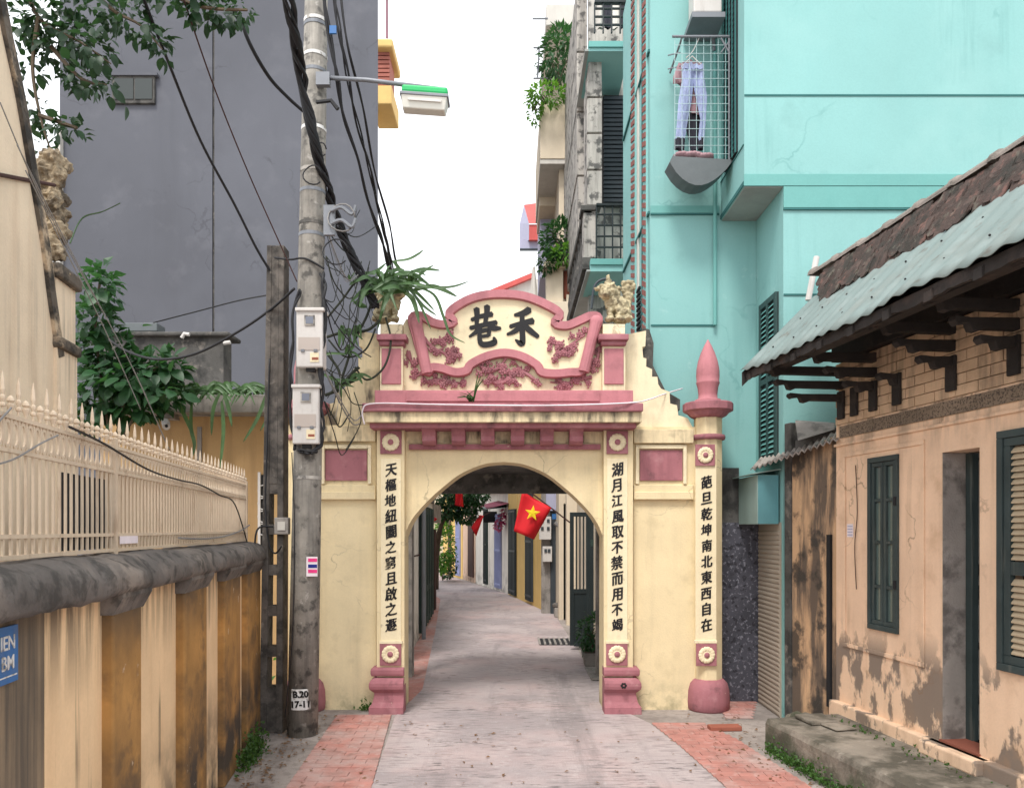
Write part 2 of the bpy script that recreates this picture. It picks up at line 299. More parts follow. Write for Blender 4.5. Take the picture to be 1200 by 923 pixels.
 ledge=mat('ledge_concrete', (.26, .225, .185), var=.25, bump=.9, bs=24, layers=[patch((.06, .055, .042), .85, .44, .6, 2.4), patch((.38, .34, .29), .5, .6, .7, 9), patch((.045, .06, .03), .8, .45, .62, 4, z=(.12, .3))]),
 leafd=leafmat('fig_leaf', (.028, .088, .032)), leaft=leafmat('tree_leaf', (.018, .050, .022)), leafb=leafmat('bright_leaf', (.10, .24, .035)),
 leafs=leafmat('strap_leaf', (.075, .15, .055), tr=.25), leafg=leafmat('moss_green', (.06, .14, .03)), leafdry=leafmat('dry_leaf', (.22, .13, .075)), bloom=leafmat('bougainvillea', (.42, .08, .22)),
 bark=mat('bark', (.10, .075, .05), var=.3, bump=.6), stem=mat('dark_stem', (.035, .04, .028), var=.3, bump=.2),
 ltgrey=mat('pale_render', (.58, .55, .50), var=.08, bump=.2, layers=[streak(.35, .5, .75, v=(4, 4, .5), c=(.3, .27, .23))]),
 creamf=mat('far_cream', (.68, .58, .44), var=.06, bump=.1, layers=[streak(.25, .5, .75, v=(3, 3, .4), c=(.4, .33, .24))]),
 redf=mat('far_red_roof', (.50, .10, .09), var=.1, bump=.1), lilac=mat('lilac_wall', (.42, .42, .55), var=.05, bump=.05),
 brickc=mat('far_brick', (.34, .12, .09), var=.15, bump=.3), yel=mat('far_yellow_trim', (.66, .45, .17), var=.08),
 flag=mat('flag_red', (.58, .012, .018), rough=.7, var=.1, bump=0, fine=0), star=mat('flag_yellow', (.85, .62, .02), rough=.7, var=.05, bump=0, fine=0),
 denim=mat('pale_denim', (.32, .37, .55), rough=.9, var=.18, vs=9, bump=.3), shirt=mat('dusty_pink_cloth', (.36, .22, .24), rough=.9, var=.15, vs=9), darkcl=mat('dark_cloth', (.03, .03, .04), rough=.9),
 trayg=mat('grey_tray', (.12, .135, .14), rough=.6, var=.15, bump=.1), cyan=mat('wire_mesh', (.42, .56, .56), rough=.5, var=.05, bump=0, fine=0),
 yelh=mat('alley_yellow', (.68, .46, .16), var=.07, layers=[streak(.25, .5, .75, c=(.35, .22, .1))]),
 whh=mat('alley_white', (.66, .62, .56), var=.07, layers=[streak(.4, .5, .72, c=(.25, .22, .19)), patch((.12, .11, .1), .7, .45, .62, 4, z=(.1, .7))]),
 peh=mat('alley_peach', (.62, .43, .32), var=.08, layers=[streak(.35, .5, .72, c=(.3, .2, .14)), patch((.12, .11, .1), .7, .45, .62, 4, z=(.1, .7))]),
 lav=mat('lavender_door', (.30, .33, .52), var=.1), brown=mat('brown_door', (.065, .032, .028), var=.2), maroon=mat('maroon_trim', (.17, .035, .06), var=.2),
 greenl=mat('green_iron', (.028, .05, .042), rough=.6, var=.25), slate=mat('slate_panel', (.045, .055, .065), rough=.55, var=.1),
 terra=mat('clay', (.30, .10, .065), var=.15), litter=mat('litter', (.6, .6, .58), var=.2, bump=0),
)
def text(name, s, size, mt, par, mx, off=.0, ext=.002, shear=.0, al='CENTER', bold=0):
    cu = bpy.data.curves.new('t', 'FONT'); cu.body = s; cu.size = size; cu.extrude = ext; cu.offset = off; cu.align_x = al; cu.align_y = 'CENTER'; cu.resolution_u = 3
    ob = bpy.data.objects.new('t', cu); COL.objects.link(ob)
    dg = bpy.context.evaluated_depsgraph_get(); me = bpy.data.meshes.new_from_object(ob.evaluated_get(dg))
    bpy.data.objects.remove(ob); bpy.data.curves.remove(cu)
    if bold:            # chisel-pen weight: the glyph dragged along a slanted nib
        bm = bmesh.new(); bm.from_mesh(me); g0 = bm.verts[:] + bm.edges[:] + bm.faces[:]
        for i in (-2, -1, 1, 2):
            d = bmesh.ops.duplicate(bm, geom=g0); bmesh.ops.translate(bm, verts=[e for e in d['geom'] if isinstance(e, bmesh.types.BMVert)], vec=(bold*i/2, bold*.45*i/2, .0004*i))
        bm.to_mesh(me); bm.free()
    for v in me.vertices: v.co.y += shear * v.co.x
    me.materials.clear(); me.materials.append(mt)
    return inst(name, me, par, mx)
FACE = Matrix.Rotation(R(90), 4, 'X')       # text standing up, read from -Y
# ================================================================ ground
def sheet(name, poly, z, mt, label=None, sub=None):
    m = M(); m.add([(p[0], p[1], z) for p in poly], [list(range(len(poly)))]); o = m.build(name, mt, recalc=False, kind='structure', label=label)
    return o
sheet('ground', [(-150, -40), (150, -40), (150, 260), (-150, 260)], 0, MT['ground'])
sheet('road', [(-1.02, -10), (1.75, -10), (1.65, 5.94), (1.55, 7.0), (1.42, 7.93), (1.25, 8.4), (1.1, 12), (1.0, 18), (.72, 19.2), (-.2, 24), (-2.2, 31), (-7, 44), (-9, 44), (-6.5, 36), (-3.4, 28), (-2.05, 22), (-1.5, 15), (-1.12, 9.6), (-1.25, 8.2), (-1.09, 5.94)], .004, MT['road'])
unit = M().box(-.5, .5, -.5, .5, 0, 1)
bm_ = bmesh.new(); bm_.from_mesh(unit.mesh('u')); bmesh.ops.bevel(bm_, geom=[e for e in bm_.edges if all(v.co.z > .5 for v in e.verts)], offset=.03, segments=1, affect='EDGES')
pav = bpy.data.meshes.new('paving_brick'); bm_.to_mesh(pav); bm_.free(); pav.materials.append(MT['redp'])
def lerpX(tab, y):
    for (a, xa), (b, xb) in zip(tab, tab[1:]):
        if a <= y <= b: return xa + (xb-xa)*(y-a)/(b-a)
    return tab[0][1] if y < tab[0][0] else tab[-1][1]
def strip(lab, L, Rr, y0, y1, ncol, dy):
    ys = [t[0] for t in L]; root = sheet('paving_strip', [(lerpX(L, y), y) for y in ys] + [(lerpX(Rr, y), y) for y in reversed(ys)], .003, MT['ground'], lab)
    y = y0; r = 0
    while y < y1:
        a, b = lerpX(L, y), lerpX(Rr, y); cw = (b-a)/ncol; off = (r % 2)*.5
        for c in range(-1, ncol + 1):
            x0 = max(a, a+(c+off)*cw); x1 = min(b, a+(c+off+1)*cw)
            if x1 - x0 < .03: continue
            inst('paving_brick', pav, root, LRS(((x0+x1)/2, y+dy/2, .003 + random.uniform(0, .003)), None, (x1-x0-.004, dy-.004, .008)))
        y += dy; r += 1
strip('red brick paving strip along the left side of the road', [(2, -1.6), (5.94, -1.75), (8.25, -1.88)], [(2, -.95), (5.94, -1.09), (8.25, -1.3)], 5.5, 8.2, 3, .115)
strip('red brick paving strip along the right side of the road', [(2, 1.75), (5.94, 1.65), (7, 1.55), (7.93, 1.42)], [(2, 2.4), (5.94, 2.31), (7.23, 2.14), (7.93, 1.95)], 5.5, 7.9, 3, .115)
strip('small red brick patch in front of the granite wall', [(8.1, 2.26), (8.9, 2.40)], [(8.1, 2.55), (8.9, 2.85)], 8.1, 8.9, 2, .12)
sheet('alley_paving_strip', [(-1.36, 8.9), (-1.12, 8.9), (-1.12, 9.6), (-1.5, 15), (-2.05, 22), (-3.4, 28), (-4.2, 28), (-2.5, 22), (-1.85, 15), (-1.4, 9.6)], .0035, MT['redp'])
# ================================================================ gate
YG, YW = 8.40, 8.52
gate = T('village_gate', 'cream and dusty pink arched village gate with Chinese couplets spanning the lane', 'gate', (0, 8.6, 0))
def gp(name, m, mt, par=gate, **k): return m.build(name, mt, par, **k)
# central wall with the arch opening
xl, xr = W(441, 0, YW).x, W(742, 0, YW).x
tab = [(0, 0), (20, 2), (38, 8), (55, 17), (75, 33), (88, 45), (101, 59), (110, 72), (117, 88)]
cx, ay = 590, 541
right = cr([(cx+d, ay+p, 0) for d, p in tab], 4); left = [Vector((2*cx - p.x, p.y, 0)) for p in right]
top = W(0, 500, YW).z
poly = [(xl, 0), (xl, top), (xr, top), (xr, 0)]
arch = [W(p.x, p.y, YW) for p in reversed(right)] + [W(p.x, p.y, YW) for p in left[1:]]
jr, jl = arch[0].x, arch[-1].x
poly += [(jr, 0)] + [(p.x, p.z) for p in arch] + [(jl, 0)]
gp('arch_wall', M().prism(poly, YW, 8.92), MT['cream'])
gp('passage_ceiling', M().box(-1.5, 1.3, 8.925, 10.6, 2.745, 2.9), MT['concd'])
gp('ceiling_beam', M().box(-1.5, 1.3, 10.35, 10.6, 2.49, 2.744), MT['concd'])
for x in (-1.5, 1.15): gp('passage_post', M().box(x, x+.15, 10.36, 10.59, 0, 2.489), MT['conc'])
# wings
gp('wing_wall', M().box(W(338, 0, YW).x, xl-.003, YW, 8.9, 0, W(0, 498, YW).z), MT['cream'])
gp('wing_wall', M().box(xr+.003, W(838, 0, YW).x, YW, 8.9, 0, W(0, 500, YW).z), MT['cream'])
def ridge(x0, x1, y0, y1, d, mt='cream', par=gate, name='moulding', Yw=YW, bev=.006): return gp(name, M().rb(x0, x1, y0, y1, Yw-d, Yw-.001), MT[mt], par, bev=bev)
for s in (0, 1):
    a, b = ((374, 440), (743, 813))[s]
    ridge(a, b, 499 + s*4, 517 + s*2, .07, 'creamd', name='wing_cornice')
    ridge(a, b, 576, 585, .055, 'cream', name='wing_ledge'); ridge(a, b, 568, 577, .03, 'cream')
    pa, pb = ((381, 430), (750, 800))[s]
    for q in ((pa-5, pa-1, 521, 567), (pb+1, pb+5, 521, 567), (pa-1, pb+1, 521, 525.5)): ridge(*q, .045, 'creamw', name='panel_frame')
    ridge(pa, pb, 527, 563, .02, 'pink', name='pink_panel')
# flower tile pieces
m = M()
for k in range(14):
    a = 2*math.pi*k/14; m.sph((math.cos(a)*.062, -.008, math.sin(a)*.062), (.030, .012, .030), 7, 4)
m.sph((0, -.006, 0), (.06, .012, .06), 10, 4)
flo = sharemesh(m, 'flower', MT['creamp'], True)
flc = sharemesh(M().sph((0, -.02, 0), (.034, .016, .034), 10, 5), 'flower_centre', MT['pink'], True)
def flower(cx_, cy_, hw, Y):
    p = gp('flower_tile', M().rb(cx_-hw, cx_+hw, cy_-hw-1, cy_+hw+1, Y-.02, Y), MT['pink'], bev=.003)
    c = W(cx_, cy_, Y-.02); k = hw/13.0
    inst('flower', flo, p, LRS(c, Matrix.Rotation(random.random(), 4, 'Y'), (k*1.12,)*3)); inst('flower_centre', flc, p, LRS(c, None, (k,)*3))
TXT = {0: '天樞地紐闔之窮且啟之遯', 1: '湖月江風取不禁而用不竭', 2: '葩旦乾坤南北東西自在'}
def couplet(i, cx_, y0, y1, Y, size=.15):
    n = len(TXT[i])
    for k, ch in enumerate(TXT[i]):
        p = W(cx_ + random.uniform(-.6, .6), y0 + (y1-y0)*k/(n-1), Y - .003)
        text('character', ch, size*random.uniform(.93, 1.04), MT['ink'], gate, Matrix.Translation(p) @ FACE @ Matrix.Rotation(random.uniform(-.03, .03), 4, 'Z') @ Matrix.Diagonal((.84, 1, 1, 1)), off=.0008, ext=.002, shear=.17, bold=.0055)
# main pilasters
for i, (a, b, fx, base) in enumerate(((441.5, 474, 458, (433, 474)), (707.5, 742, 723.5, (707, 751)))):
    sh = gp('pilaster', M().rb(a, b, 500, 790, YG, YW-.002, z0=.3), MT['cream'], bev=.006)
    Yp = YG - .012
    gp('couplet_panel', M().rb(fx-12, fx+12, 537, 751, Yp, YG-.001), MT['creamp'], bev=.004)
    gp('panel_lip', M().rb(fx-13.5, fx+13.5, 750.5, 754, YG-.025, YG-.001), MT['creamw'], bev=.003)
    couplet(i, fx, 551, 733, Yp)
    flower(fx, 518, 12.5, YG - .001); flower(fx-.5, 766, 12.5, YG-.001)
    # moulded base, profile swept around three sides
    x0, x1 = W(base[0], 0, YG-.05).x, W(base[1], 0, YG-.05).x
    prof = [(0, 0), (0, .115), (.02, .12), (.035, .16), (.05, .24), (.045, .29), (.012, .345), (-.005, .36), (-.005, .375), (.04, .38), (.055, .385)]
    def swept(m, prof, x0, x1, yf, yb):
        vs = []; n = len(prof)
        for d, z in prof: dl, dr = (d, .008) if i == 0 else (.008, d); vs += [(x0+dl, yb, z), (x0+dl, yf+d, z), (x1-dr, yf+d, z), (x1-dr, yb, z)]
        fs = [(q*4+k, q*4+k+1, q*4+k+5, q*4+k+4) for q in range(n-1) for k in range(3)] + [(0, 3, 2, 1), (4*n-4, 4*n-3, 4*n-2, 4*n-1)]
        return m.add(vs, fs)
    prof = [(.03, 0), (.0, .0), (.0, .075), (.012, .08), (.035, .125), (.05, .19), (.052, .225), (.03, .245), (.006, .27), (.0, .30), (.002, .335), (.018, .365), (.045, .38), (.055, .385)]
    gp('pilaster_base', swept(M(), prof, x0, x1, YG-.10, YW-.003), MT['pink'])
    prof2 = [(.05, .40), (.02, .405), (.012, .43), (.012, .47), (.022, .49), (.05, .495)]
    gp('base_ring', swept(M(), prof2, x0, x1, YG-.07, YW-.003), MT['pink'], bev=.004)
m = M()
c = W(731, 803, YG-.15)
for k in range(6): m.sph(c + Vector((math.cos(k*1.05)*.022, 0, math.sin(k*1.05)*.022)), (.014, .006, .014), 6, 4)
gp('base_rosette', m, MT['ink'])
# outer columns (octagonal shafts with bud finials)
for s, cxp in ((0, 358), (1, 829.5)):
    c = W(cxp, 0, 8.55); c.z = 0; x = c.x
    z0 = .38; zt = W(0, 490, 8.55).z
    sh = gp('outer_column', M().lathe([(.155, .33), (.155, zt)], (x, 8.55, 0), 8), MT['cream'], bev=.01)
    gp('column_base', M().lathe([(.215, 0), (.232, .02), (.238, .10), (.232, .22), (.21, .30), (.17, .345), (.155, .35)], (x, 8.55, 0), 14), MT['pink'], smooth=True)
    zr = W(0, 511, 8.4).z
    gp('column_ring', M().lathe([(.155, zr-.03), (.185, zr-.025), (.19, zr), (.185, zr+.025), (.155, zr+.03)], (x, 8.55, 0), 16), MT['pink'], smooth=True)
    gp('column_capital', M().lathe([(.16, zt), (.20, zt+.02), (.235, zt+.06), (.25, zt+.065), (.275, zt+.075), (.275, zt+.155), (.26, zt+.165), (.10, zt+.17)], (x, 8.55, 0), 16), MT['pink'], bev=.005)
    zb = zt + .171
    pr = [(.155, 0), (.155, .035), (.115, .045), (.112, .10), (.122, .18), (.138, .235), (.14, .245), (.133, .255), (.139, .32), (.136, .40), (.118, .50), (.085, .60), (.045, .69), (.015, .745), (.006, .765)]
    gp('bud_finial', M().lathe([(r_*.92, zb+z*.92) for r_, z in pr], (x, 8.55, 0), 20), MT['pinkl'], smooth=True)
    if s: 
        flower(826.5, 533, 11.5, 8.392)
        gp('couplet_panel', M().rb(815, 839.5, 545, 751, 8.39, 8.40), MT['creamp'], bev=.003); gp('panel_lip', M().rb(814, 840.5, 750, 753.5, 8.375, 8.41), MT['creamw'], bev=.003)
        couplet(2, 828, 566, 733, 8.39, .145)
        flower(828, 767, 12, 8.392)
# frieze, brackets and cornice
ridge(479, 704, 520, 526.5, .05, 'pink', name='frieze_moulding')
ridge(477, 706, 500, 519, .012, 'creamd', name='frieze', bev=0)
for px in (502.5, 537, 571.5, 606.6, 641, 675.6):
    a = W(px-8, 0, 8.34).x; b = W(px+8, 0, 8.34).x; zt = W(0, 497, 8.34).z
    pr = [(YW-.014, zt), (8.27, zt), (8.27, zt-.06), (8.31, zt-.09), (8.345, zt-.13), (8.34, zt-.18), (8.39, zt-.215), (YW-.014, zt-.22)]
    gp('bracket', M().prism(pr, a, b, 'x'), MT['pink'], bev=.005)
gp('cornice_soffit', M().rb(433, 746, 494, 501.5, 8.22, 8.9), MT['pink'], bev=.012)
gp('cornice_band', M().rb(428, 752, 481.5, 494.5, 8.16, 8.92), MT['creamd'], bev=.004)
gp('cornice_top', M().rb(424, 754, 472, 481.8, 8.12, 8.94), MT['pink'], bev=.012)
gp('plinth_band', M().rb(439, 742, 457, 473, 8.30, 8.85), MT['pinkl'], bev=.008)
gp('plinth_tablet', M().rb(476, 703, 459.5, 470, 8.285, 8.31), MT['pinkl'], bev=.004)
# pediment wall behind the scroll
YP = 8.46
r6 = lambda x, y: (420 + x/3.3333, 320 + y/3.3333)
ped = [(468, 458), (468, 388), (476, 374), (492, 372), (505, 379), (520, 380), (527, 369), (545, 355), (566, 348), (591, 346), (616, 348), (640, 356), (656, 369), (657, 379), (672, 380), (688, 372), (702, 371), (706, 385), (706, 458)]
pw = [W(x, y, YP) for x, y in ped]
gp('pediment_wall', M().prism([(p.x, p.z) for p in pw], YP, 8.68), MT['creamw'])
path = [(212, 180), (250, 173), (292, 197), (335, 206), (373, 196), (357, 160), (420, 115), (490, 93), (570, 88), (650, 97), (725, 125), (785, 163), (766, 200), (812, 210), (862, 191), (905, 173), (936, 182), (920, 240), (896, 310), (873, 383), (822, 391), (770, 396), (716, 390), (697, 363), (640, 330), (570, 316), (500, 330), (440, 360), (424, 384), (380, 391), (330, 376), (290, 372), (268, 390), (246, 315), (227, 245)]
pts = [W(*r6(x, y), YP) for x, y in path]
sc_face = gp('scroll_face', M().prism([(p.x, p.z) for p in pts], YP-.035, YP-.002), MT['creamp'])
ring = cr([(p.x, 0, p.z) for p in pts], 4, True)
def ribbon_closed(ring, wd, y0, y1):
    m = M(); n = len(ring); vs = []
    for i, p in enumerate(ring):
        t = (ring[(i+1) % n] - ring[i-1]).normalized(); nn = Vector((t.z, 0, -t.x))
        for o, y in ((-wd, y1), (-wd*.8, y0), (wd*.8, y0), (wd, y1)): vs.append((p.x + nn.x*o, y, p.z + nn.z*o))
    fs = [(i*4+k, i*4+k+1, ((i+1) % n)*4+k+1, ((i+1) % n)*4+k) for i in range(n) for k in range(3)]
    return m.add(vs, fs)
gp('scroll_border', ribbon_closed(ring, .052, YP-.085, YP-.03), MT['pinkl'])
# end rollers of the scroll
for A, B in (((226, 195), (268, 392)), ((928, 190), (880, 385))):
    a, b = W(*r6(*A), YP-.07), W(*r6(*B), YP-.07); gp('scroll_roller', M().tube([a, b], .062, 12), MT['pinkl'], smooth=False)
    gp('roller_knob', M().sph(a, (.075, .05, .075), 10, 6), MT['pinkl'], smooth=True)
# the two big brushed characters
def brush(strokes, name):
    m = M()
    for si, st in enumerate(strokes):
        P = cr([(x, y, wd) for x, y, wd in st], 5); y0 = YP - .043 - si*.0006
        n = len(P); L = []; Rr = []
        for i, p in enumerate(P):
            t = P[min(i+1, n-1)] - P[max(i-1, 0)]; t.z = 0; t.normalize(); nn = Vector((-t.y, t.x, 0)); h = max(p.z*1.22, .5)/2
            a = p + nn*h; b = p - nn*h; L.append(W(*r6(a.x, a.y), YP)); Rr.append(W(*r6(b.x, b.y), YP))
        t0 = (P[0]-P[1]); t0.z = 0; t0.normalize(); e0 = P[0] + t0*P[0].z*.35
        t1 = (P[-1]-P[-2]); t1.z = 0; t1.normalize(); e1 = P[-1] + t1*P[-1].z*.3
        ol = [W(*r6(e0.x, e0.y), YP)] + L + [W(*r6(e1.x, e1.y), YP)] + Rr[::-1]
        N_ = len(L); c0 = ol
        vs = [(p.x, y0, p.z) for p in ol] + [(p.x, YP-.034, p.z) for p in ol]; T_ = len(ol)
        fs = [(0, 1, T_-1), (N_, N_+1, N_+2)] + [(1+i, 2+i, T_-2-i, T_-1-i) for i in range(N_-1)]
        fs += [(i, (i+1) % T_, T_+(i+1) % T_, T_+i) for i in range(T_)]
        m.add(vs, fs)
    return gp(name, m, MT['ink'], recalc=False)
brush([[(443, 186, 12), (480, 172, 14), (523, 164, 17)], [(462, 143, 20), (464, 170, 17), (462, 208, 12)], [(503, 133, 20), (502, 160, 17), (494, 208, 12)],
       [(438, 218, 13), (490, 206, 15), (540, 196, 15)], [(480, 210, 14), (462, 232, 14), (434, 252, 7)], [(505, 205, 12), (528, 218, 19), (556, 219, 9)],
       [(474, 233, 13), (498, 226, 13), (511, 228, 13), (509, 248, 12)], [(476, 252, 9), (508, 247, 11)], [(475, 233, 13), (474, 262, 15), (484, 281, 18), (512, 281, 19), (532, 272, 19), (529, 254, 7)]], 'character')
brush([[(668, 146, 22), (645, 160, 20), (610, 168, 10)], [(593, 212, 13), (635, 200, 15), (682, 190, 21)], [(640, 160, 14), (639, 205, 17), (641, 270, 19), (632, 277, 18), (613, 263, 5)],
       [(634, 206, 14), (615, 228, 16), (581, 243, 8)], [(646, 204, 13), (668, 226, 19), (702, 252, 13)]], 'character')
# relief plum branches
def relief(P, seed, name='relief_branch', nfl=9, r0=.022, Y=YP-.045, sp=.075):
    rd = random.Random(seed); m = M()
    pts = cr([W(*r6(x, y), Y) for x, y in P], 6); n = len(pts)
    m.tube(pts, [r0*(1-.6*i/n)*rd.uniform(.8, 1.3) for i in range(n)], 7)
    for k in range(nfl):
        p = pts[rd.randrange(n)]; q = p + Vector((rd.uniform(-sp, sp), rd.uniform(-.015, .005), rd.uniform(-sp, sp)))
        m.tube([p, (p+q)/2 + Vector((rd.uniform(-.02, .02), 0, rd.uniform(-.02, .02))), q], [.011, .009, .006], 5)
        s = rd.uniform(.017, .025)
        for j in range(5):
            a = j*1.2566 + k; m.sph(q + Vector((math.cos(a)*s, -.008, math.sin(a)*s)), (s*.75, .014, s*.75), 6, 4)
        m.sph(q + Vector((0, -.02, 0)), (s*.5, .01, s*.5), 6, 4)
        for j in range(2):
            a = rd.uniform(0, 6.28); m.sph(q + Vector((math.cos(a)*s*2.2, 0, math.sin(a)*s*2.2)), (.012, .012, .017), 5, 4)
    return gp(name, m, MT['pink'])
relief([(252, 250), (290, 290), (330, 310), (370, 345), (385, 312)], 1, nfl=13); relief([(285, 275), (325, 258), (355, 242)], 2, nfl=5, r0=.012)
relief([(760, 350), (790, 310), (830, 280), (885, 240)], 3, nfl=13); relief([(755, 270), (790, 285), (815, 300)], 4, nfl=6, r0=.012)
relief([(195, 305), (205, 340), (225, 375), (235, 400)], 5, nfl=8, Y=YP-.012, sp=.05); relief([(940, 290), (935, 330), (915, 370), (890, 385)], 6, nfl=8, Y=YP-.012, sp=.05)
relief([(270, 425), (310, 415), (360, 425), (420, 430)], 7, nfl=11, Y=YP-.012, sp=.055); relief([(912, 405), (860, 415), (810, 430), (750, 425)], 8, nfl=11, Y=YP-.012, sp=.055)
relief([(480, 365), (510, 385), (545, 372), (580, 330)], 9, nfl=16, r0=.03, Y=YP-.03); relief([(510, 400), (545, 430), (590, 412), (640, 385), (715, 438)], 10, nfl=16, r0=.036, Y=YP-.012, sp=.06); relief([(590, 412), (620, 372), (640, 378)], 11, nfl=6, r0=.02, Y=YP-.012)
# posts that carry the lions
for a, b in ((445, 472), (706, 733)):
    c = (a+b)/2
    gp('pediment_post', M().rb(a, b, 404, 457.5, 8.36, 8.72), MT['creamw'], bev=.005)
    gp('pink_panel', M().rb(c-11.5, c+11.5, 408, 450, 8.345, 8.361), MT['pinkl'], bev=.012, seg=3)
    gp('post_cap', M().rb(c-17.5, c+17.5, 391, 398, 8.27, 8.80), MT['pink'], bev=.01); gp('cap_moulding', M().rb(c-15, c+15, 397.6, 404.5, 8.31, 8.76), MT['pink'], bev=.02)
    gp('lion_plinth', M().rb(c-13, c+13, 379.5, 391.3, 8.36, 8.72), MT['creamw'], bev=.006)
# stepped shoulders
def shoulder(mir):
    rd = random.Random(3 + mir)
    P = [(733, 458), (733, 392), (757, 388), (757, 405), (753, 407), (753, 419), (757, 420), (757, 430), (764, 432), (764, 441), (770, 442), (771, 450), (775, 456), (784, 459), (785, 472), (793, 474), (795, 486), (806, 489), (812, 503), (742, 503)]
    if mir: P = [(1177.5 - x, y) for x, y in P]
    P = [(x + rd.uniform(-.8, .8), y + rd.uniform(-.8, .8)) for x, y in P]
    q = [W(x, y, 8.55) for x, y in P]
    gp('stepped_shoulder', M().prism([(p.x, p.z) for p in q], 8.55, 8.74), MT['creamd'] if mir else MT['creamw'])
shoulder(0); shoulder(1)
wire = cr([W(427, 497, 8.12), W(425, 480, 8.1), W(440, 472.5, 8.1), W(520, 474, 8.1), W(640, 475, 8.1), W(735, 472, 8.1), W(760, 468, 8.3), W(777, 462, 8.5), W(800, 455, 8.9)], 5)
M().tube(wire, .008, 5).build('cable', MT['paper'], smooth=True, label='thin white cable lying along the cornice of the gate', cat='cable')
# ---------------------------------------------------------------- lions
tx = bpy.data.textures.new('curls', 'CLOUDS'); tx.noise_scale = .035; tx.noise_depth = 1
def lion(label, c, blobs, mir=1):
    m = M()
    for (x, y, z, r) in blobs:
        m.sph(Vector((c.x + mir*x, c.y + y, c.z + z)), r, 12, 8)
    o = m.build('lion_statue', MT['stone'], None, True, label=label, cat='statue', group='stone lions on the gate posts')
    md = o.modifiers.new('remesh', 'REMESH'); md.mode = 'VOXEL'; md.voxel_size = .008; md.use_smooth_shade = True
    md = o.modifiers.new('curls', 'DISPLACE'); md.texture = tx; md.strength = .035; md.mid_level = .5; md.texture_coords = 'LOCAL'
    return o
B = [(.09, .02, .10, (.115, .13, .10)), (.07, .0, .19, (.10, .10, .10)), (-.02, -.04, .22, (.09, .09, .11)), (-.05, -.08, .09, (.035, .04, .10)), (.04, -.10, .09, (.035, .04, .10)),
     (-.055, -.12, .015, (.055, .07, .03)), (.05, -.13, .015, (.055, .07, .03)), (.14, -.08, .03, (.06, .09, .04)), (-.07, -.06, .33, (.105, .10, .09)), (-.10, -.14, .29, (.06, .06, .05)), (-.11, -.15, .345, (.035, .03, .025)),
     (-.14, -.09, .385, (.03, .03, .025)), (-.03, -.13, .39, (.03, .03, .025)), (-.06, -.02, .38, (.125, .09, .03)), (-.015, -.02, .31, (.09, .08, .10)),
     (-.18, -.05, .37, (.04, .03, .025)), (.05, -.05, .37, (.04, .03, .025)), (-.06, -.03, .43, (.04, .04, .05)), (-.065, -.03, .48, (.026, .026, .04)), (-.065, -.03, .515, (.02, .02, .022)),
     (.155, .04, .20, (.05, .05, .11)), (.165, .05, .31, (.06, .055, .10)), (.165, .05, .40, (.075, .06, .07)), (.13, .03, .45, (.045, .04, .035)), (.185, .03, .455, (.055, .045, .035)), (.225, .02, .42, (.03, .035, .04))]
lion('stone guardian lion facing left with a raised curled tail on the right gate post', W(719, 379, 8.52), B)
B2 = [(x, y, z, r) for x, y, z, r in B[:20]] + [(.13, .05, .25, (.06, .05, .12)), (.13, .05, .36, (.06, .05, .07))]
lion('stone guardian lion half hidden by strap leaves on the left gate post', W(458.5, 379, 8.52), B2, -1)
# ================================================================ left: boundary wall and fence
KV = .1533
LW = FR((-1.366, 0, 0), (-KV, 1), (1, KV)); LK = math.sqrt(1 + KV*KV)
def lu(px): return 1.366/(-(px-HX)/F - KV) * LK            # distance along the wall seen at bearing px
bw = T('boundary_wall', 'stained orange boundary wall with pilasters and dark rounded coping', 'wall', LW @ Vector((5, -.1, 0)))
U0, U1 = 1.4, 7.62
pil = [(lu(119), lu(153)), (lu(206), lu(233)), (lu(255), lu(274)), (lu(283), 7.61)]
pil = [(1.9, 2.25)] + pil
prev = U0
for i, (a, b) in enumerate(pil + [(U1, U1)]):
    if a - prev > .01:
        if i == 1:
            q = lu(52); M().box(prev, q, -.2, 0, 0, 1.695).build('wall_panel', MT['wallk'], bw, xf=LW); M().box(q, a, -.2, .001, 0, 1.695).build('wall_panel', MT['wallo'], bw, xf=LW)
        else: M().box(prev, a, -.2, 0, 0, 1.695).build('wall_panel', MT['wallo'], bw, xf=LW)
    if b > a:
        M().box(a, b, -.2, .055, 0, 1.66).build('pilaster', MT['walld'], bw, xf=LW, bev=.012)
        M().prism([(-.2, 1.60), (.057, 1.60), (.10, 1.68), (.10, 1.72), (-.2, 1.72)], a-.02, b+.02, 'x').build('pilaster_head', MT['cope'], bw, xf=LW)
    prev = b
m = M(); n = 320; prof = [(.02, 1.69), (.095, 1.695), (.112, 1.72), (.108, 1.785), (.078, 1.835), (.02, 1.868), (-.08, 1.88), (-.18, 1.87), (-.25, 1.80), (-.26, 1.72), (-.25, 1.69)]
vs = []; k = len(prof)
for i in range(n+1):
    u = U0 + (U1 + .03 - U0)*i/n
    for j, (a, z) in enumerate(prof):
        d = mnoise.noise(Vector((u*2.3, a*9, z*9)))*.018 + mnoise.noise(Vector((u*9, a*20, z*20)))*.012 + mnoise.noise(Vector((u*25, a*40, z*40)))*.005
        vs.append((u, a + (d if a > 0 else -d), z + d*.8))
fs = [(i*k+j, i*k+(j+1) % k, (i+1)*k+(j+1) % k, (i+1)*k+j) for i in range(n) for j in range(k)] + [list(range(k)), list(range(n*k, n*k+k))]
m.add(vs, fs).build('coping', MT['cope'], bw, xf=LW, smooth=True)
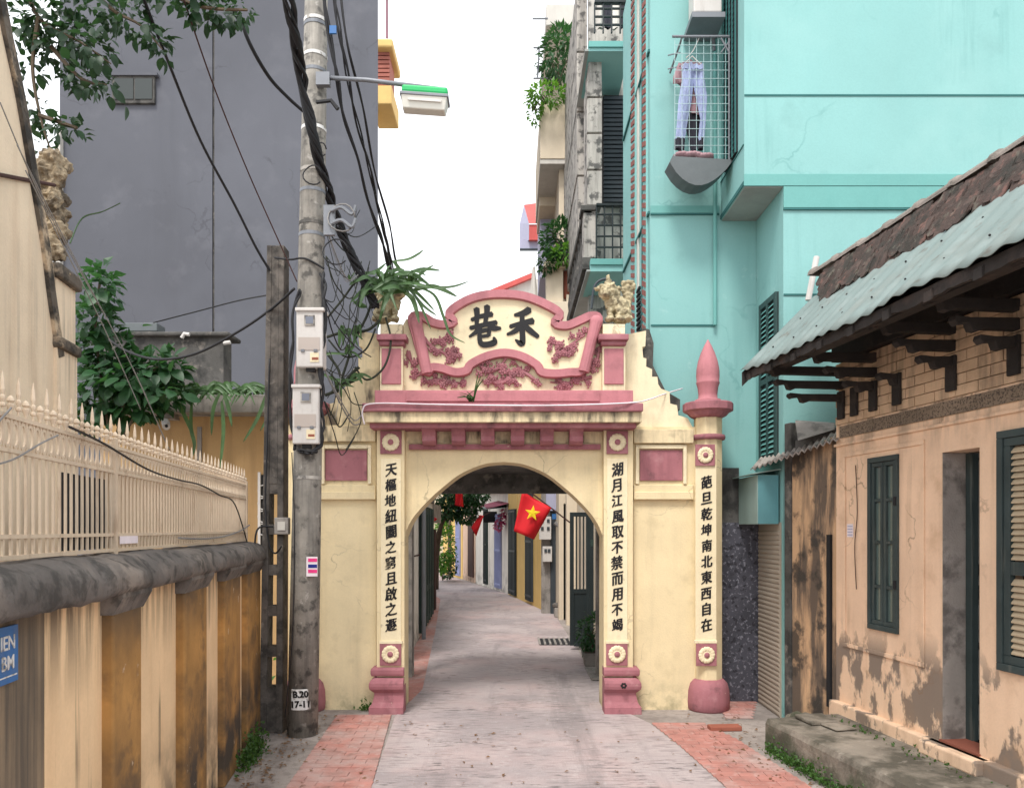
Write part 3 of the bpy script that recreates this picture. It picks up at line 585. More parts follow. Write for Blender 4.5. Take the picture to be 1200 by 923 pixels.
# blue plate
bp = T('street_plate', 'small blue enamel plate with white letters on the stained wall', 'sign', LW @ Vector((2.65, .01, 1.3)))
ua, ub = lu(-16), lu(17); M().box(ua, ub, .004, .012, 1.46, 1.66).build('plate', MT['blue'], bp, xf=LW)
SG = LW @ Matrix.Rotation(R(90), 4, 'Z') @ Matrix.Identity(4)
def onwall(fr, u, nrm, z): return fr @ Matrix.Translation((u, nrm, z)) @ Matrix.Rotation(R(90), 4, 'X') @ Matrix.Diagonal((1, 1, -1, 1))
for t_, z in (('IEN', 1.60), ('BM', 1.53)):
    text('lettering', t_, .07, MT['whitep'], bp, onwall(LW, (ua+ub)/2 + .02, .0135, z), off=.001, ext=.001)
M().box(ua+.01, ub-.01, .0125, .0135, 1.482, 1.487).build('line', MT['whitep'], bp, xf=LW)
# iron fence
NF = -.06
fe = T('iron_fence', 'cream iron fence with spear tips and rings on the boundary wall', 'fence', LW @ Vector((5, NF, 1.88)))
for z, r_ in ((2.418, .008), (2.292, .008), (1.973, .008), (1.895, .008)):
    M().box(1.6, 7.5, NF-.008, NF+.008, z-r_, z+r_).build('rail', MT['iron'], fe, xf=LW)
bar = sharemesh(M().box(-.006, .006, -.0045, .0045, 0, .525), 'bar', MT['iron'])
m = M(); sd_ = 14
for k in range(sd_):
    a0 = 2*math.pi*k/sd_; a1 = 2*math.pi*(k+1)/sd_
    q = lambda a, r_, y: (math.cos(a)*r_*.027, y*.6, math.sin(a)*r_*.056)
    m.add([q(a0, 1, -.006), q(a1, 1, -.006), q(a1, .72, -.006), q(a0, .72, -.006), q(a0, 1, .006), q(a1, 1, .006), q(a1, .72, .006), q(a0, .72, .006)], [(0, 1, 2, 3), (4, 7, 6, 5), (0, 4, 5, 1), (2, 6, 7, 3)])
rng = sharemesh(m, 'ring', MT['iron'])
spear = sharemesh(M().lathe([(.005, 0), (.005, .018), (.011, .022), (.011, .030), (.005, .036), (.010, .050), (.010, .058), (.005, .064), (.009, .082), (.006, .12), (.001, .15)], (0, 0, 0), 8), 'spear_tip', MT['iron'])
urn = sharemesh(M().lathe([(.005, 0), (.007, .012), (.014, .03), (.015, .036), (.007, .042), (.015, .05), (.012, .060), (.003, .070)], (0, 0, 0), 8), 'urn_tip', MT['iron'])
LR = LW.to_3x3().to_4x4()
u = 2.3; k = 0
while u < 7.48:
    p = LW @ Vector((u, NF, 0)); rt = LR
    inst('bar', bar, fe, LRS(p + Vector((0, 0, 1.893)), rt)); inst('ring', rng, fe, LRS((LW @ Vector((u + .03, NF, 2.355))), rt))
    inst('spear_tip' if k % 2 else 'urn_tip', spear if k % 2 else urn, fe, LRS(p + Vector((0, 0, 2.428)), rt))
    u += .06; k += 1
for uu in (lu(148), 7.47): M().box(uu-.016, uu+.016, NF-.016, NF+.016, 1.86, 2.46).build('post', MT['iron'], fe, xf=LW)
M().box(lu(150), 7.46, NF-.085, NF-.077, 1.90, 2.30).build('backing_sheet', MT['sheetb'], fe, xf=LW)
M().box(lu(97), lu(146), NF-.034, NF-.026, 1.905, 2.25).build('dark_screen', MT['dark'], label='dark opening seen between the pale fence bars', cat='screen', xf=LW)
M().box(lu(152), lu(172), NF+.011, NF+.014, 1.925, 1.965).build('name_plate', MT['paper'], label='small pale plate tied low on the iron fence', cat='sign', xf=LW)
for i, P in enumerate(([(0, 510), (12, 495), (27, 478)], [(0, 547), (30, 538), (60, 520), (80, 510)])):
    M().tube(cr([LW @ Vector((lu(x), NF+.02, EYE + (HY-y)*lu(x)/LK/F)) for x, y in P], 5), .004, 5).build('cable', MT['greyc'], label=['short grey cable end hooked over the top fence rail at the left edge', 'thin grey wire sagging across the fence rings'][i], cat='cable')
P = [(90, 500), (130, 520), (180, 550), (215, 562), (240, 568), (262, 580), (280, 592), (300, 648)]
M().tube(cr([LW @ Vector((lu(min(x, 297)), NF+.03, EYE + (HY-y)*lu(min(x, 297))/LK/F)) for x, y in P], 6), .006, 5).build('cable', MT['black'], label='black cable running along the top of the iron fence', cat='cable')
P = [(215, 630), (245, 631), (268, 628), (285, 622), (296, 615)]
M().tube(cr([LW @ Vector((lu(x), NF+.03, EYE + (HY-y)*lu(x)/LK/F)) for x, y in P], 6), .007, 5).build('cable', MT['greyc'], label='grey hose tied to the lower fence rail near its far end', cat='cable')
# ================================================================ left: cream house end with gable trim
LN = -.9
def lh(px, py, nn=LN):
    Y = (1.366 - nn*LK)/(-(px-HX)/F - KV); return (Y*LK + 0*nn, EYE + (HY-py)*Y/F)
hl = T('cream_house', 'weathered cream house gable rising behind the iron fence', 'house', LW @ Vector((4, LN, 0)))
edge = [(-6, -60), (10, 0), (22, 62), (36, 130), (50, 215), (64, 300), (70, 350), (77, 400), (80, 425)]
ep = [lh(*e) for e in edge]
poly = [(.8, 0), (.8, ep[0][1] + .7)] + ep + [(ep[-1][0], 0)]
M().prism([(p[0], p[1]) for p in poly], 0, 1).v
m = M(); m.prism(poly, LN-1.6, LN); m.v = [Vector((v.x, v.y, v.z)) for v in m.v]
m.build('wall', MT['lhouse'], hl, xf=LW)
for sgn, off, wd, mt in ((0, -.012, .055, 'lhoused'), (1, .03, .03, 'lhouse')):
    e2 = cr([(p[0] + off, 0, p[1]) for p in ep], 3); m = M(); vs = []
    for p in e2: vs += [(p.x - wd, LN - .05, p.z - .01), (p.x - wd, LN+.025-sgn*.01, p.z - .01), (p.x + wd*.5, LN+.025-sgn*.01, p.z + .02), (p.x + wd*.5, LN - .05, p.z + .02)]
    N_ = len(e2); fs = [(i*4+k, i*4+(k+1) % 4, (i+1)*4+(k+1) % 4, (i+1)*4+k) for i in range(N_-1) for k in range(4)] + [(0, 1, 2, 3), (N_*4-4, N_*4-3, N_*4-2, N_*4-1)]
    m.add(vs, fs).build('gable_trim', MT[mt], hl, xf=LW)
a, z = lh(72, 420); b, _ = lh(96, 420)
M().box(a+.02, b, LN-.25, LN+.02, 0, z+.05).build('corner_pillar', MT['lhouse'], hl, xf=LW)
M().box(a-.0, b+.02, LN-.27, LN+.05, z+.05, z+.13).build('pillar_capital', MT['lhoused'], hl, xf=LW, bev=.02)
M().box(a+.03, b-.005, LN-.24, LN+.01, z+.13, z+.52).build('pillar_neck', MT['lhouse'], hl, xf=LW)
M().box(a-.0, b+.03, LN-.27, LN+.05, z+.52, z+.62).build('pillar_cornice', MT['lhoused'], hl, xf=LW, bev=.02)
# rockwork ornament on the pillar
rd = random.Random(5); m = M(); zc = z + .62
for i in range(46):
    h = i/46; m.sph((a + .11 + rd.uniform(-.09, .09)*(1-.3*h), LN - .1 + rd.uniform(-.1, .1), zc - .06 + h*.80), (rd.uniform(.035, .07), .07, rd.uniform(.035, .07)), 7, 5)
m.v = [LW @ v for v in m.v]
ro = m.build('rock_ornament', MT['rock'], None, label='knobbly rockwork ornament standing on the cream house corner pillar', cat='ornament')
md = ro.modifiers.new('rm', 'REMESH'); md.mode = 'VOXEL'; md.voxel_size = .012
md = ro.modifiers.new('d', 'DISPLACE'); md.texture = tx; md.strength = .05; md.texture_coords = 'LOCAL'
p0 = LW @ Vector((lh(-5, 215)[0], LN+.03, lh(-5, 215)[1])); p1 = W(64, 217, 5.15)
M().tube([p0, p1], .012, 6).build('iron_rod', MT['brown'], label='rusty iron rod sticking out across the cream house wall', cat='rod')
# ================================================================ grey building far left
gb = T('grey_building', 'tall plain grey rendered building behind the left house', 'building', (-6, 14, 0))
Yg = 14.0
x0, x1 = W(70, 0, Yg).x, W(443, 0, Yg).x; xm = W(250, 0, Yg).x
M().box(x0, xm-.02, Yg, Yg+8, 0, 14.5).build('wall', MT['grey'], gb); M().prism([(xm+.02, Yg), (x1, Yg), (W(437, 0, Yg+8).x, Yg+8), (xm+.02, Yg+8)], 0, 14.5, 'z').build('wall', MT['grey'], gb)
M().box(xm-.019, xm+.019, Yg+.03, Yg+1, 0, 14.4).build('expansion_joint', MT['concd'], gb)
wn = M().rb(131, 181, 88, 121, Yg-.06, Yg-.002).build('window', MT['concd'], gb, bev=.01)
M().rb(134, 156, 92, 116, Yg-.075, Yg-.061).build('pane', glass('dark_pane', (.015, .022, .02), .35), wn); M().rb(158, 178, 92, 116, Yg-.075, Yg-.061).build('pane', bpy.data.materials['dark_pane'], wn)
M().rb(128, 184, 85, 88, Yg-.10, Yg-.002).build('window_hood', MT['grey'], gb); M().rb(66, 70.5, 150, 620, Yg-.1, Yg+.3).build('corner_pipe', MT['ltgrey'], gb)
# brick chimney and house sliver beyond
ch = T('brick_chimney', 'red brick stack with ochre cornices beside the grey building', 'chimney', W(452, 200, 22.5) * Vector((1, 1, 0)) if False else (W(452, 0, 22.5).x, 22.5, 0))
M().rb(436, 456, 55, 100, 22.5, 23.5).build('stack', MT['brickc'], ch)
for i in range(9): M().rb(436, 456.4, 56 + i*5, 59.6 + i*5, 22.45, 22.5).build('brick_course', MT['brickc'], ch)
M().rb(434, 460, 45, 55, 22.2, 23.8).build('cornice', MT['yel'], ch, bev=.05); M().rb(434, 459, 100, 122, 22.3, 23.7, ).build('corbel', MT['yel'], ch, bev=.03); M().rb(410, 430, 122, 0, 22.6, 23.4, z0=0).build('shaft', MT['yel'], ch)
M().tube([W(453.5, 45, 22.8), W(453.5, -40, 22.8)], .03, 6).build('flue_pipe', MT['maroon'], ch)
# ================================================================ ochre house with planted ledge
oh = T('ochre_house', 'ochre single-storey house with a concrete ledge behind the fence', 'house', (-3.8, 10, 0))
M().rb(120, 343, 482, 0, 9.6, 13, z0=0).build('wall', MT['yhouse'], oh)
M().rb(120, 345, 462, 483, 9.25, 13).build('ledge', MT['conc'], oh, bev=.01)
M().rb(120, 262, 392, 462.5, 10.3, 10.6).build('parapet_wall', MT['concd'], oh, bev=.01); M().rb(118, 268, 388, 393, 10.22, 10.7).build('parapet_coping', MT['concd'], oh, bev=.02)
M().rb(231, 236, 500, 0, 9.58, 9.61, z0=0).build('wall_seam', MT['conc'], oh)
M().rb(146, 184, 378, 388, 10.25, 10.5).build('parapet_box', MT['trayg'], oh, bev=.01)
wn = M().rb(304, 316, 556, 640, 9.56, 9.605).build('window', MT['dark'], oh)
for y in (575, 590, 605, 620): 
    m = M(); c = W(308, y, 9.54); m.tube([c + Vector((math.cos(a*.5)*.06, 0, math.sin(a*.5)*.07)) for a in range(14)], .008, 5); m.build('scroll_grille', MT['white'], wn)
M().rb(302, 305, 553, 643, 9.53, 9.56).build('frame', MT['white'], wn)
lt = T('wall_lamp', 'small white security lamp on a hooked arm under the concrete ledge', 'lamp', W(192, 500, 9.4))
M().tube(cr([W(186, 482, 9.35), W(189, 470, 9.2), W(188, 461, 9.2), W(184, 460, 9.2)], 4), .018, 6).build('arm', MT['white'], lt); M().tube([W(194, 494, 9.3), W(195, 500, 9.2)], [.05, .045], 8).build('lens_housing', MT['white'], lt); M().sph(W(195, 499, 9.17), .02).build('lens', MT['dark'], lt); M().rb(184, 202, 484, 490, 9.3, 9.5).build('bracket', MT['conc'], lt)
for i, (P, c) in enumerate(((((213, 396), (216, 391), (222, 392)), 'short white pipe elbow on the dark parapet beside the shrub'), (((262, 402), (270, 401)), 'white pipe stub at the right end of the dark parapet'))):
    M().tube([W(x, y, 10.15) for x, y in P], .025, 8).build('pipe', MT['white'], label=c, cat='pipe')
# ================================================================ utility pole
Yq = 7.5
pl = T('utility_pole', 'round grey concrete utility pole in front of the gate', 'pole', (W(354.5, 0, Yq).x, Yq, 0))
bot = W(354.5, 865, Yq); bot.z = 0; tp = W(371, -20, Yq)
M().tube([bot.lerp(tp, t) for t in (0, .25, .5, .75, 1)], [.148, .140, .130, .120, .108], 24).build('shaft', MT['pole'], pl, smooth=True)
def axis(py): 
    z = EYE + (HY-py)*Yq/F; t = z/tp.z; return bot.lerp(tp, t), .148 - .04*t
for py, mt in ((27, 'whitep'), (32, 'galv'), (68, 'whitep'), (86, 'galv'), (153, 'whitep'), (202, 'concl'), (226, 'galv'), (264, 'concd'), (277, 'galv'), (455, 'galv'), (458, 'galv'), (560, 'concl')):
    c, r_ = axis(py); h = .016
    m = M().tube([c - Vector((0, 0, h)), c + Vector((0, 0, h))], r_ + .005, 24); m.build('steel_band', MT[mt], pl)
def boxmeter(cxp, y0, y1, label, Y=7.30):
    t = T('meter_box', label, 'meter box', W(cxp, y1, Y), 'electricity meter boxes on the pole')
    M().rb(cxp-15.5, cxp+15.5, y0+2, y1, Y, Y+.16).build('case', MT['white'], t, bev=.012)
    lid = M().rb(cxp-17, cxp+17, y0-1, y0+3, Y-.02, Y+.17).build('lid', MT['white'], t, bev=.006)
    wn = M().rb(cxp-6, cxp+6, y0+8, y0+20, Y-.012, Y-.001).build('window_frame', MT['concl'], t, bev=.003)
    M().rb(cxp-4.4, cxp+4.4, y0+9.8, y0+18, Y-.016, Y-.0125).build('pane', glass('meter_pane', (.18, .2, .25)), wn)
    M().rb(cxp-13, cxp+12, y0+34, y0+49, Y-.006, Y-.001).build('lower_window', glass('dusty_pane', (.44, .38, .34), .4), t)
    for dx in (-8, 7): M().rb(cxp+dx-2, cxp+dx+2, y0+48, y0+51, Y-.014, Y-.002).build('catch', MT['galv'], t)
    lb = M().rb(cxp+1, cxp+11, y0+52, y0+63, Y-.006, Y-.001).build('label_plate', MT['creamw'], t); M().rb(cxp+3, cxp+10.5, y0+57.5, y0+60.5, Y-.008, Y-.0065).build('mark', MT['terra'], lb)
    M().rb(cxp-4, cxp+6, y1, y1+5, Y+.04, Y+.12).build('cable_gland', MT['black'], t)
    return t
boxmeter(362.5, 361, 430, 'upper white electricity meter box strapped to the round concrete pole'); boxmeter(358, 451, 520, 'lower white electricity meter box strapped to the round concrete pole')
M().rb(359, 372, 652, 675, 7.347, 7.352).build('sticker', MT['paper'], label='small pink and white sticker pasted on the round pole', cat='sticker')
st = bpy.data.objects['sticker']
BASE['sticker'] = Vector(st.location)
for y, mt in ((656, 'magenta'), (663, 'navy'), (669, 'magenta')): M().rb(361, 371.5, y-2, y+2, 7.3445, 7.3465).build('print', MT[mt], st)
# stencilled white patch following the round shaft
m = M(); vs = []; K = 8
for i in range(K+1):
    a = R(-118 + 72*i/K) 
    for z in (.27, .47): 
        r_ = .150; vs.append((bot.x + math.cos(a)*r_, Yq + math.sin(a)*r_, z))
m.add(vs, [(2*i, 2*i+2, 2*i+3, 2*i+1) for i in range(K)])
pt = m.build('stencil_patch', MT['whitep'], pl, recalc=False)
for t_, z in (('B.20', .42), ('17-11', .325)):
    text('stencil_number', t_, .085, MT['ink'], pl, Matrix.Translation((bot.x + .022, Yq - .152, z)) @ FACE @ Matrix.Rotation(R(2), 4, 'Z'), off=.0035, ext=.001)
# street lamp on an arm
sl_ = T('street_lamp', 'green street lamp on a grey arm reaching out from the pole', 'street lamp', W(380, 92, Yq))
M().tube([W(378, 91, Yq-.13), W(430, 94, Yq-.15), W(514, 104.5, Yq-.2)], .020, 10).build('arm', MT['galv'], sl_, smooth=True); M().rb(370, 386, 84, 99, Yq-.16, Yq-.10).build('arm_bracket', MT['galv'], sl_)
rt = Matrix.Translation(W(498, 119.5, Yq-.2)) @ Matrix.Rotation(R(4), 4, 'Y')
def lb(m): return m
s_ = Yq/F
M().box(-26*s_, 26*s_, -.09, .09, 4.4*s_, 13*s_).build('housing', MT['lampg'], sl_, bev=.02, xf=rt)
M().box(-27.5*s_, 27.5*s_, -.10, .10, 1*s_, 4.6*s_).build('rim', MT['galv'], sl_, bev=.006, xf=rt)
M().add([(-26*s_, -.09, s_), (26*s_, -.09, s_), (26*s_, .09, s_), (-26*s_, .09, s_), (-24*s_, -.06, -12*s_), (24*s_, -.06, -12*s_), (24*s_, .06, -12*s_), (-24*s_, .06, -12*s_)], [(0, 1, 5, 4), (1, 2, 6, 5), (2, 3, 7, 6), (3, 0, 4, 7), (4, 5, 6, 7)]).build('lens', MT['lens'], sl_, xf=rt, bev=.01)
M().box(-18*s_, 20*s_, -.095, -.088, -5*s_, -2*s_).build('tube_holder', MT['white'], sl_, xf=rt)
# slotted pole
Y2 = 7.62
sp = T('slotted_pole', 'dark rectangular concrete pole with slots beside the round pole', 'pole', (W(320, 0, Y2).x, Y2, 0))
m = M(); fr_l = lambda y: 312.5 + (y-290)*(-.012*1) ; s_ = Y2/F
b = W(320.5, 860, Y2); b.z = 0; tpp = W(326, 291, Y2); H = tpp.z
def at(f, z): return Vector((b.x + (tpp.x-b.x)*z/H + f*(.115 - .03*z/H), Y2, z))
def seg(z0, z1, f0, f1, d=.09):
    m = M(); A = [at(f0, z0), at(f1, z0), at(f1, z1), at(f0, z1)]
    vs = [(p.x, Y2-d, p.z) for p in A] + [(p.x, Y2+d, p.z) for p in A]
    return m.add(vs, [(0, 1, 2, 3), (7, 6, 5, 4), (0, 1, 5, 4), (1, 2, 6, 5), (2, 3, 7, 6), (3, 0, 4, 7)])
seg(0, H, -1, -.4).build('flange', MT['pole2'], sp, bev=.008); seg(0, H, .4, 1).build('flange', MT['pole2'], sp, bev=.008)
zs = [0, .22]; z = .62
seg(0, .45, -.39, .39, .08).build('web', MT['pole2'], sp)
z = .45
while z < 2.35:
    seg(z+.30, z+.40, -.39, .39, .08).build('web', MT['pole2'], sp); z += .40
seg(z+.0, H-.004, -.39, .39, .085).build('web', MT['pole2'], sp)
jb = T('junction_box', 'small grey junction box fixed to the slotted pole', 'junction box', W(329, 626, 7.45)); M().rb(321, 337.5, 606, 626, 7.45, 7.54).build('case', MT['conc'], jb, bev=.01); M().rb(325, 334, 611, 621, 7.44, 7.449).build('lid', MT['ltgrey'], jb)
# ================================================================ teal building
YF, YB = 8.1, 9.0
XS, XB, XC = W(918, 0, YF).x, W(872, 0, YF).x, W(762, 0, YB).x      # recess side wall, bay side, street corner
tb = T('teal_building', 'tall turquoise building with a projecting bay on the right', 'building', (2.5, 9.2, 0))
ZT = 9.5
zb = W(0, 218, YF).z
M().box(XC, 7, YB, YB+2.2, 0, ZT).build('wall', MT['teal'], tb)
M().box(XS, 7, YF, YB-.003, 0, zb-.002).build('wall', MT['teal'], tb)
M().box(XB, 7.004, YF-.004, YB-.003, zb, ZT).build('bay', MT['teal'], tb)
M().box(XB+.01, XS-.003, YF+.01, YB-.01, zb-.012, zb-.001).build('bay_soffit', MT['soffit'], tb)
def bandf(x0, x1, y0, y1, Y, mt='tealb', d=.012, name='band'): return M().rb(x0, x1, y0, y1, Y-d, Y-.0015).build(name, MT[mt], tb)
bandf(872, 1400, 204, 217.5, YF-.004); bandf(918.5, 1400, 218.5, 243, YF, d=.016); bandf(918.5, 1400, 243.5, 245.5, YF, 'teald', .02, 'groove')
bandf(872.5, 1400, 110.5, 112.5, YF-.004, 'teald', .008, 'groove'); bandf(918.5, 1400, 344, 346, YF, 'teald', .01, 'groove')
bandf(762.5, 843, 241, 249.5, YB, d=.016); bandf(762.5, 843, 249.8, 251.5, YB, 'teald', .02, 'groove'); bandf(763, 838, 380, 382, YB, 'teald', .01, 'groove')
M().tube([W(838, -20, YB-.05), W(838, 381, YB-.05)], .022, 8).build('conduit', MT['tealb'], tb)
# bay side face lines and lattice window
def sideX(X, y0, y1, z0, z1, mt, d=.01, name='groove', par=tb): return M().box(X-d, X-.0015, y0, y1, z0, z1).build(name, MT[mt], par)
sideX(XB, YF, YB-.01, zb+.005, zb+.05, 'teald'); z = W(0, 170, YF).z; sideX(XB, YF, YB-.01, z, z+.012, 'teald')
wz0, wz1 = W(0, 190, 8.55).z, ZT-.1
lw_ = sideX(XB, 8.32, 8.80, wz0, wz1, 'dark', .02, 'lattice_window')
for k in range(5): M().box(XB-.034, XB-.021, 8.32+k*.115, 8.34+k*.115, wz0, wz1).build('stile', MT['teald'], lw_)
zz = wz0
while zz < wz1-.05: M().add([(XB-.031, 8.33, zz), (XB-.031, 8.79, zz+.03), (XB-.022, 8.79, zz+.045), (XB-.022, 8.33, zz+.015)], [(0, 1, 2, 3)]).build('slat', MT['tealb'], lw_); zz += .065
# louvred window in the recess side wall
z0, z1 = W(0, 540, 8.5).z, W(0, 350, 8.5).z
lv = sideX(XS, 8.24, 8.79, z0, z1, 'dark', .012, 'louvre_window')
for a, b in ((8.24, 8.29), (8.49, 8.54), (8.74, 8.79)): M().box(XS-.04, XS-.013, a, b, z0, z1).build('stile', MT['shut'], lv)
for a, b in ((z0, z0+.06), (z1-.06, z1), ((z0+z1)/2-.03, (z0+z1)/2+.03)): M().box(XS-.038, XS-.0135, 8.295, 8.735, a, b).build('rail', MT['shut'], lv)
zz = z0+.08
while zz < z1-.08:
    for a, b in ((8.295, 8.485), (8.545, 8.735)):
        if abs(zz-(z0+z1)/2) > .05: M().add([(XS-.036, a, zz), (XS-.036, b, zz), (XS-.014, b, zz+.035), (XS-.014, a, zz+.035)], [(0, 1, 2, 3)]).build('slat', MT['tealb'], lv)
    zz += .055
M().box(XS-.02, XS-.0015, 8.11, YB-.01, z0-.04, z0-.01).build('sill', MT['tealb'], tb)
# street face: red lattice strips and joints
for (a, b) in ((9.12, 9.34), (9.95, 10.22)):
    q = M().box(XC-.03, XC-.002, a, b, W(0, 430, a).z, ZT).build('lattice_strip', MT['teal'], tb)
    m = M(); zz = W(0, 430, a).z
    while zz < ZT-.1: m.add([(XC-.042, a, zz), (XC-.042, b, zz+.09), (XC-.042, b, zz+.15), (XC-.042, a, zz+.06), (XC-.031, a, zz), (XC-.031, b, zz+.09), (XC-.031, b, zz+.15), (XC-.031, a, zz+.06)], [(0, 1, 2, 3), (4, 7, 6, 5), (0, 3, 7, 4), (1, 5, 6, 2), (3, 2, 6, 7), (0, 4, 5, 1)]); zz += .105
    m.build('lattice', MT['brickr'], q, kind='stuff')
for (a, b) in ((9.45, 9.50), (9.75, 9.85)): M().box(XC-.02, XC-.002, a, b, 2, ZT).build('pilaster_strip', MT['ltgrey'] if a > 9.6 else MT['teald'], tb)
for y in (60, 250, 395): z = W(0, y, YB).z; M().box(XC-.025, XC-.0015, YB+.01, 11.1, z, z+.03).build('groove', MT['teald'], tb)
lz0, lz1 = W(0, 400, 9.5).z, W(0, 330, 9.5).z
for k in range(12): M().box(XC-.05, XC-.021, 9.52, 9.72, lz0+k*.06, lz0+k*.06+.03).build('slat', MT['dark'], tb)
# ground floor: granite pier, roller shutter, sign box
gx0 = W(846, 0, YB-.12).x
M().box(gx0, XS-.003, YB-.12, YB-.002, 0, W(0, 612, YB-.12).z).build('granite_pier', MT['granite'], tb)
ro_ = M().box(XS-.012, XS-.002, 8.15, YB-.125, 0, W(0, 612, 8.5).z).build('roller_shutter', MT['roll'], tb)
slat = sharemesh(M().prism([(-.002, 0), (-.012, .008), (-.016, .025), (-.012, .042), (-.002, .05)], 0, .70, 'y') if False else M().add([(p[0], y, p[1]) for y in (0, .69) for p in ((0, 0), (-.010, .008), (-.014, .025), (-.010, .042), (0, .05))], [(0, 1, 6, 5), (1, 2, 7, 6), (2, 3, 8, 7), (3, 4, 9, 8), (0, 1, 2, 3, 4), (5, 6, 7, 8, 9)]), 'slat', MT['roll'])
zz = .01
while zz < 1.98: inst('slat', slat, ro_, LRS((XS-.0125, 8.165, zz))); zz += .052
sb0, sb1 = W(0, 614, 8.2).z, W(0, 556, 8.2).z
sg = T('awning_box', 'pale green sheet metal box over the roller shutter', 'awning', (2.7, 8.5, sb0))
M().box(2.62, XS-.02, 8.20, 8.88, sb0, sb1).build('casing', MT['awn'], sg, bev=.006); M().box(2.625, XS-.02, 8.19, 8.199, sb0+.005, sb1-.005).build('front_sheet', MT['awnb'], sg)
M().add([(2.56, 8.14, sb1+.004), (XS-.01, 8.14, sb1+.05), (XS-.01, 8.92, sb1+.05), (2.56, 8.92, sb1+.004), (2.56, 8.14, sb1+.012), (XS-.01, 8.14, sb1+.062), (XS-.01, 8.92, sb1+.062), (2.56, 8.92, sb1+.012)], [(0, 1, 2, 3), (4, 5, 6, 7), (0, 1, 5, 4), (0, 3, 7, 4)]).build('top_sheet', MT['awn'], sg)
M().rb(838, 866, 548, 640, 8.93, 8.99).build('masonry_stub', MT['concd'], tb)
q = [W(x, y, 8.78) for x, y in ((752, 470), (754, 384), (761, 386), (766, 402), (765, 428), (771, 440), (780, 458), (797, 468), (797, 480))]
M().prism([(p.x, p.z) for p in q], 8.78, YB-.02).build('gap_shade_slab', MT['concd'], tb)  # added dark slab, its colour stands in for shade in the gap
# air conditioner
ac = T('air_conditioner', 'air conditioner unit on a bracket high on the turquoise wall', 'air conditioner', W(830, 20, 8.75))
M().rb(813, 846, -40, 14, 8.62, 8.88).build('case', MT['white'], ac, bev=.012); M().rb(811, 850, 14, 20, 8.55, 8.98).build('bracket', MT['galv'], ac); M().tube([W(834, 16, 8.85), W(836, 40, 8.93), W(837, 60, 8.93)], .02, 6).build('pipe', MT['galv'], ac)
# drying cage
cg = T('drying_rack', 'wire mesh drying cage hung from the turquoise bay window', 'rack', W(825, 190, 8.6))
YC = 8.55; xa, xb = W(791, 0, YC).x, XB-.03
za, zb_ = W(0, 190, YC).z, W(0, 43, YC).z
M().tube([(xa-.03, YC, zb_), (xb, YC, zb_)], .014, 8).build('top_rail', MT['galv'], cg); M().tube([(xb, YC, zb_-.02), (xb, YC, za)], .01, 6).build('side_rail', MT['galv'], cg)
M().tube([W(800, 42, YC), W(792, 66, YC+.25), W(785, 86, YC+.4)], .012, 6).build('arm', MT['galv'], cg); M().tube([W(845, 45, YC), W(857, 66, YC)], .01, 6).build('brace', MT['galv'], cg); M().tube([W(857, 45, YC), W(845, 62, YC)], .008, 6).build('brace', MT['galv'], cg)
for y in (56, 72): M().tube([W(783, y+9, YC+.3), W(797, y+6, YC+.15)], .008, 6).build('spur', MT['galv'], cg)
wv = sharemesh(M().box(-.0022, .0022, -.002, .002, 0, zb_-za), 'wire', MT['cyan']); wh_ = sharemesh(M().box(0, xb-xa, -.002, .002, -.0022, .0022), 'wire', MT['cyan'])
for k in range(8): inst('wire', wv, cg, LRS((xa + (xb-xa)*k/7.5, YC+.01, za)))
for k in range(15): inst('wire', wh_, cg, LRS((xa, YC+.004, za + (zb_-za)*k/15)))
tr = M(); vs = []
for i in range(11):
    t = i/10; a = W(785 + 74*t, 190 + 32*math.sin(math.pi*min(1, t*1.0))**.8 * (1-.25*t) - 2*t, 8.5); b = W(788 + 70*t, 183 + 4*t, 8.5)
    vs += [a, b + Vector((0, 0, 0)), b + Vector((0, .3, .02)), a + Vector((0, .3, .03))]
tr.add(vs, [(i*4+k, i*4+(k+1) % 4, i*4+4+(k+1) % 4, i*4+4+k) for i in range(10) for k in range(4)] + [(0, 1, 2, 3), (40, 41, 42, 43)])
ty = tr.build('grey_tray', MT['trayg'], None, smooth=False, label='curved dark grey tray holding rags under the drying cage', cat='tray')
rg = M(); rd = random.Random(4)
for i in range(9): rg.sph(W(796 + i*4.2, 183 + rd.uniform(-1, 2), 8.6), (.07, .09, .035), 8, 5)
rg.build('rag', MT['shirt'], None, True, label='crumpled pinkish rag lying in the grey tray', cat='cloth')
# clothes
def cloth(name, P0, P1, Y, mt, label, thick=.03, wav=.02):
    # P0/P1 are left and right outlines from top to bottom
    m = M(); n = len(P0); K = 8; vs = []
    for i in range(n):
        for s in (1, -1):
            for k in range(K+1):
                t = k/K; x = P0[i][0] + (P1[i][0]-P0[i][0])*t; y = P0[i][1] + (P1[i][1]-P0[i][1])*t
                e = math.sin(math.pi*t)**.5; p = W(x, y, Y); p.y += -s*thick*e + wav*math.sin(x*.9 + i*.5) + wav*.6*math.sin(y*.35+x*.3)
                vs.append(p)
    S = K+1; fs = []
    for i in range(n-1):
        for s in range(2):
            for k in range(K):
                a = i*2*S + s*S + k; fs.append((a, a+1, a+2*S+1, a+2*S))
    m.add(vs, fs); return m
jl_ = [(798, 75), (797, 95), (795, 120), (793, 145), (790, 163)]; 
jeans = T('jeans', 'pale blue jeans pegged upside up in the drying cage', 'jeans', W(808, 170, 8.62))
m = cloth('leg', [(799, 77), (799, 95), (795, 118), (793, 140), (791, 164)], [(814, 77), (813, 95), (811, 118), (806, 140), (803, 163)], 8.62, 'denim', ''); m.build('leg', MT['denim'], jeans, True, recalc=False)
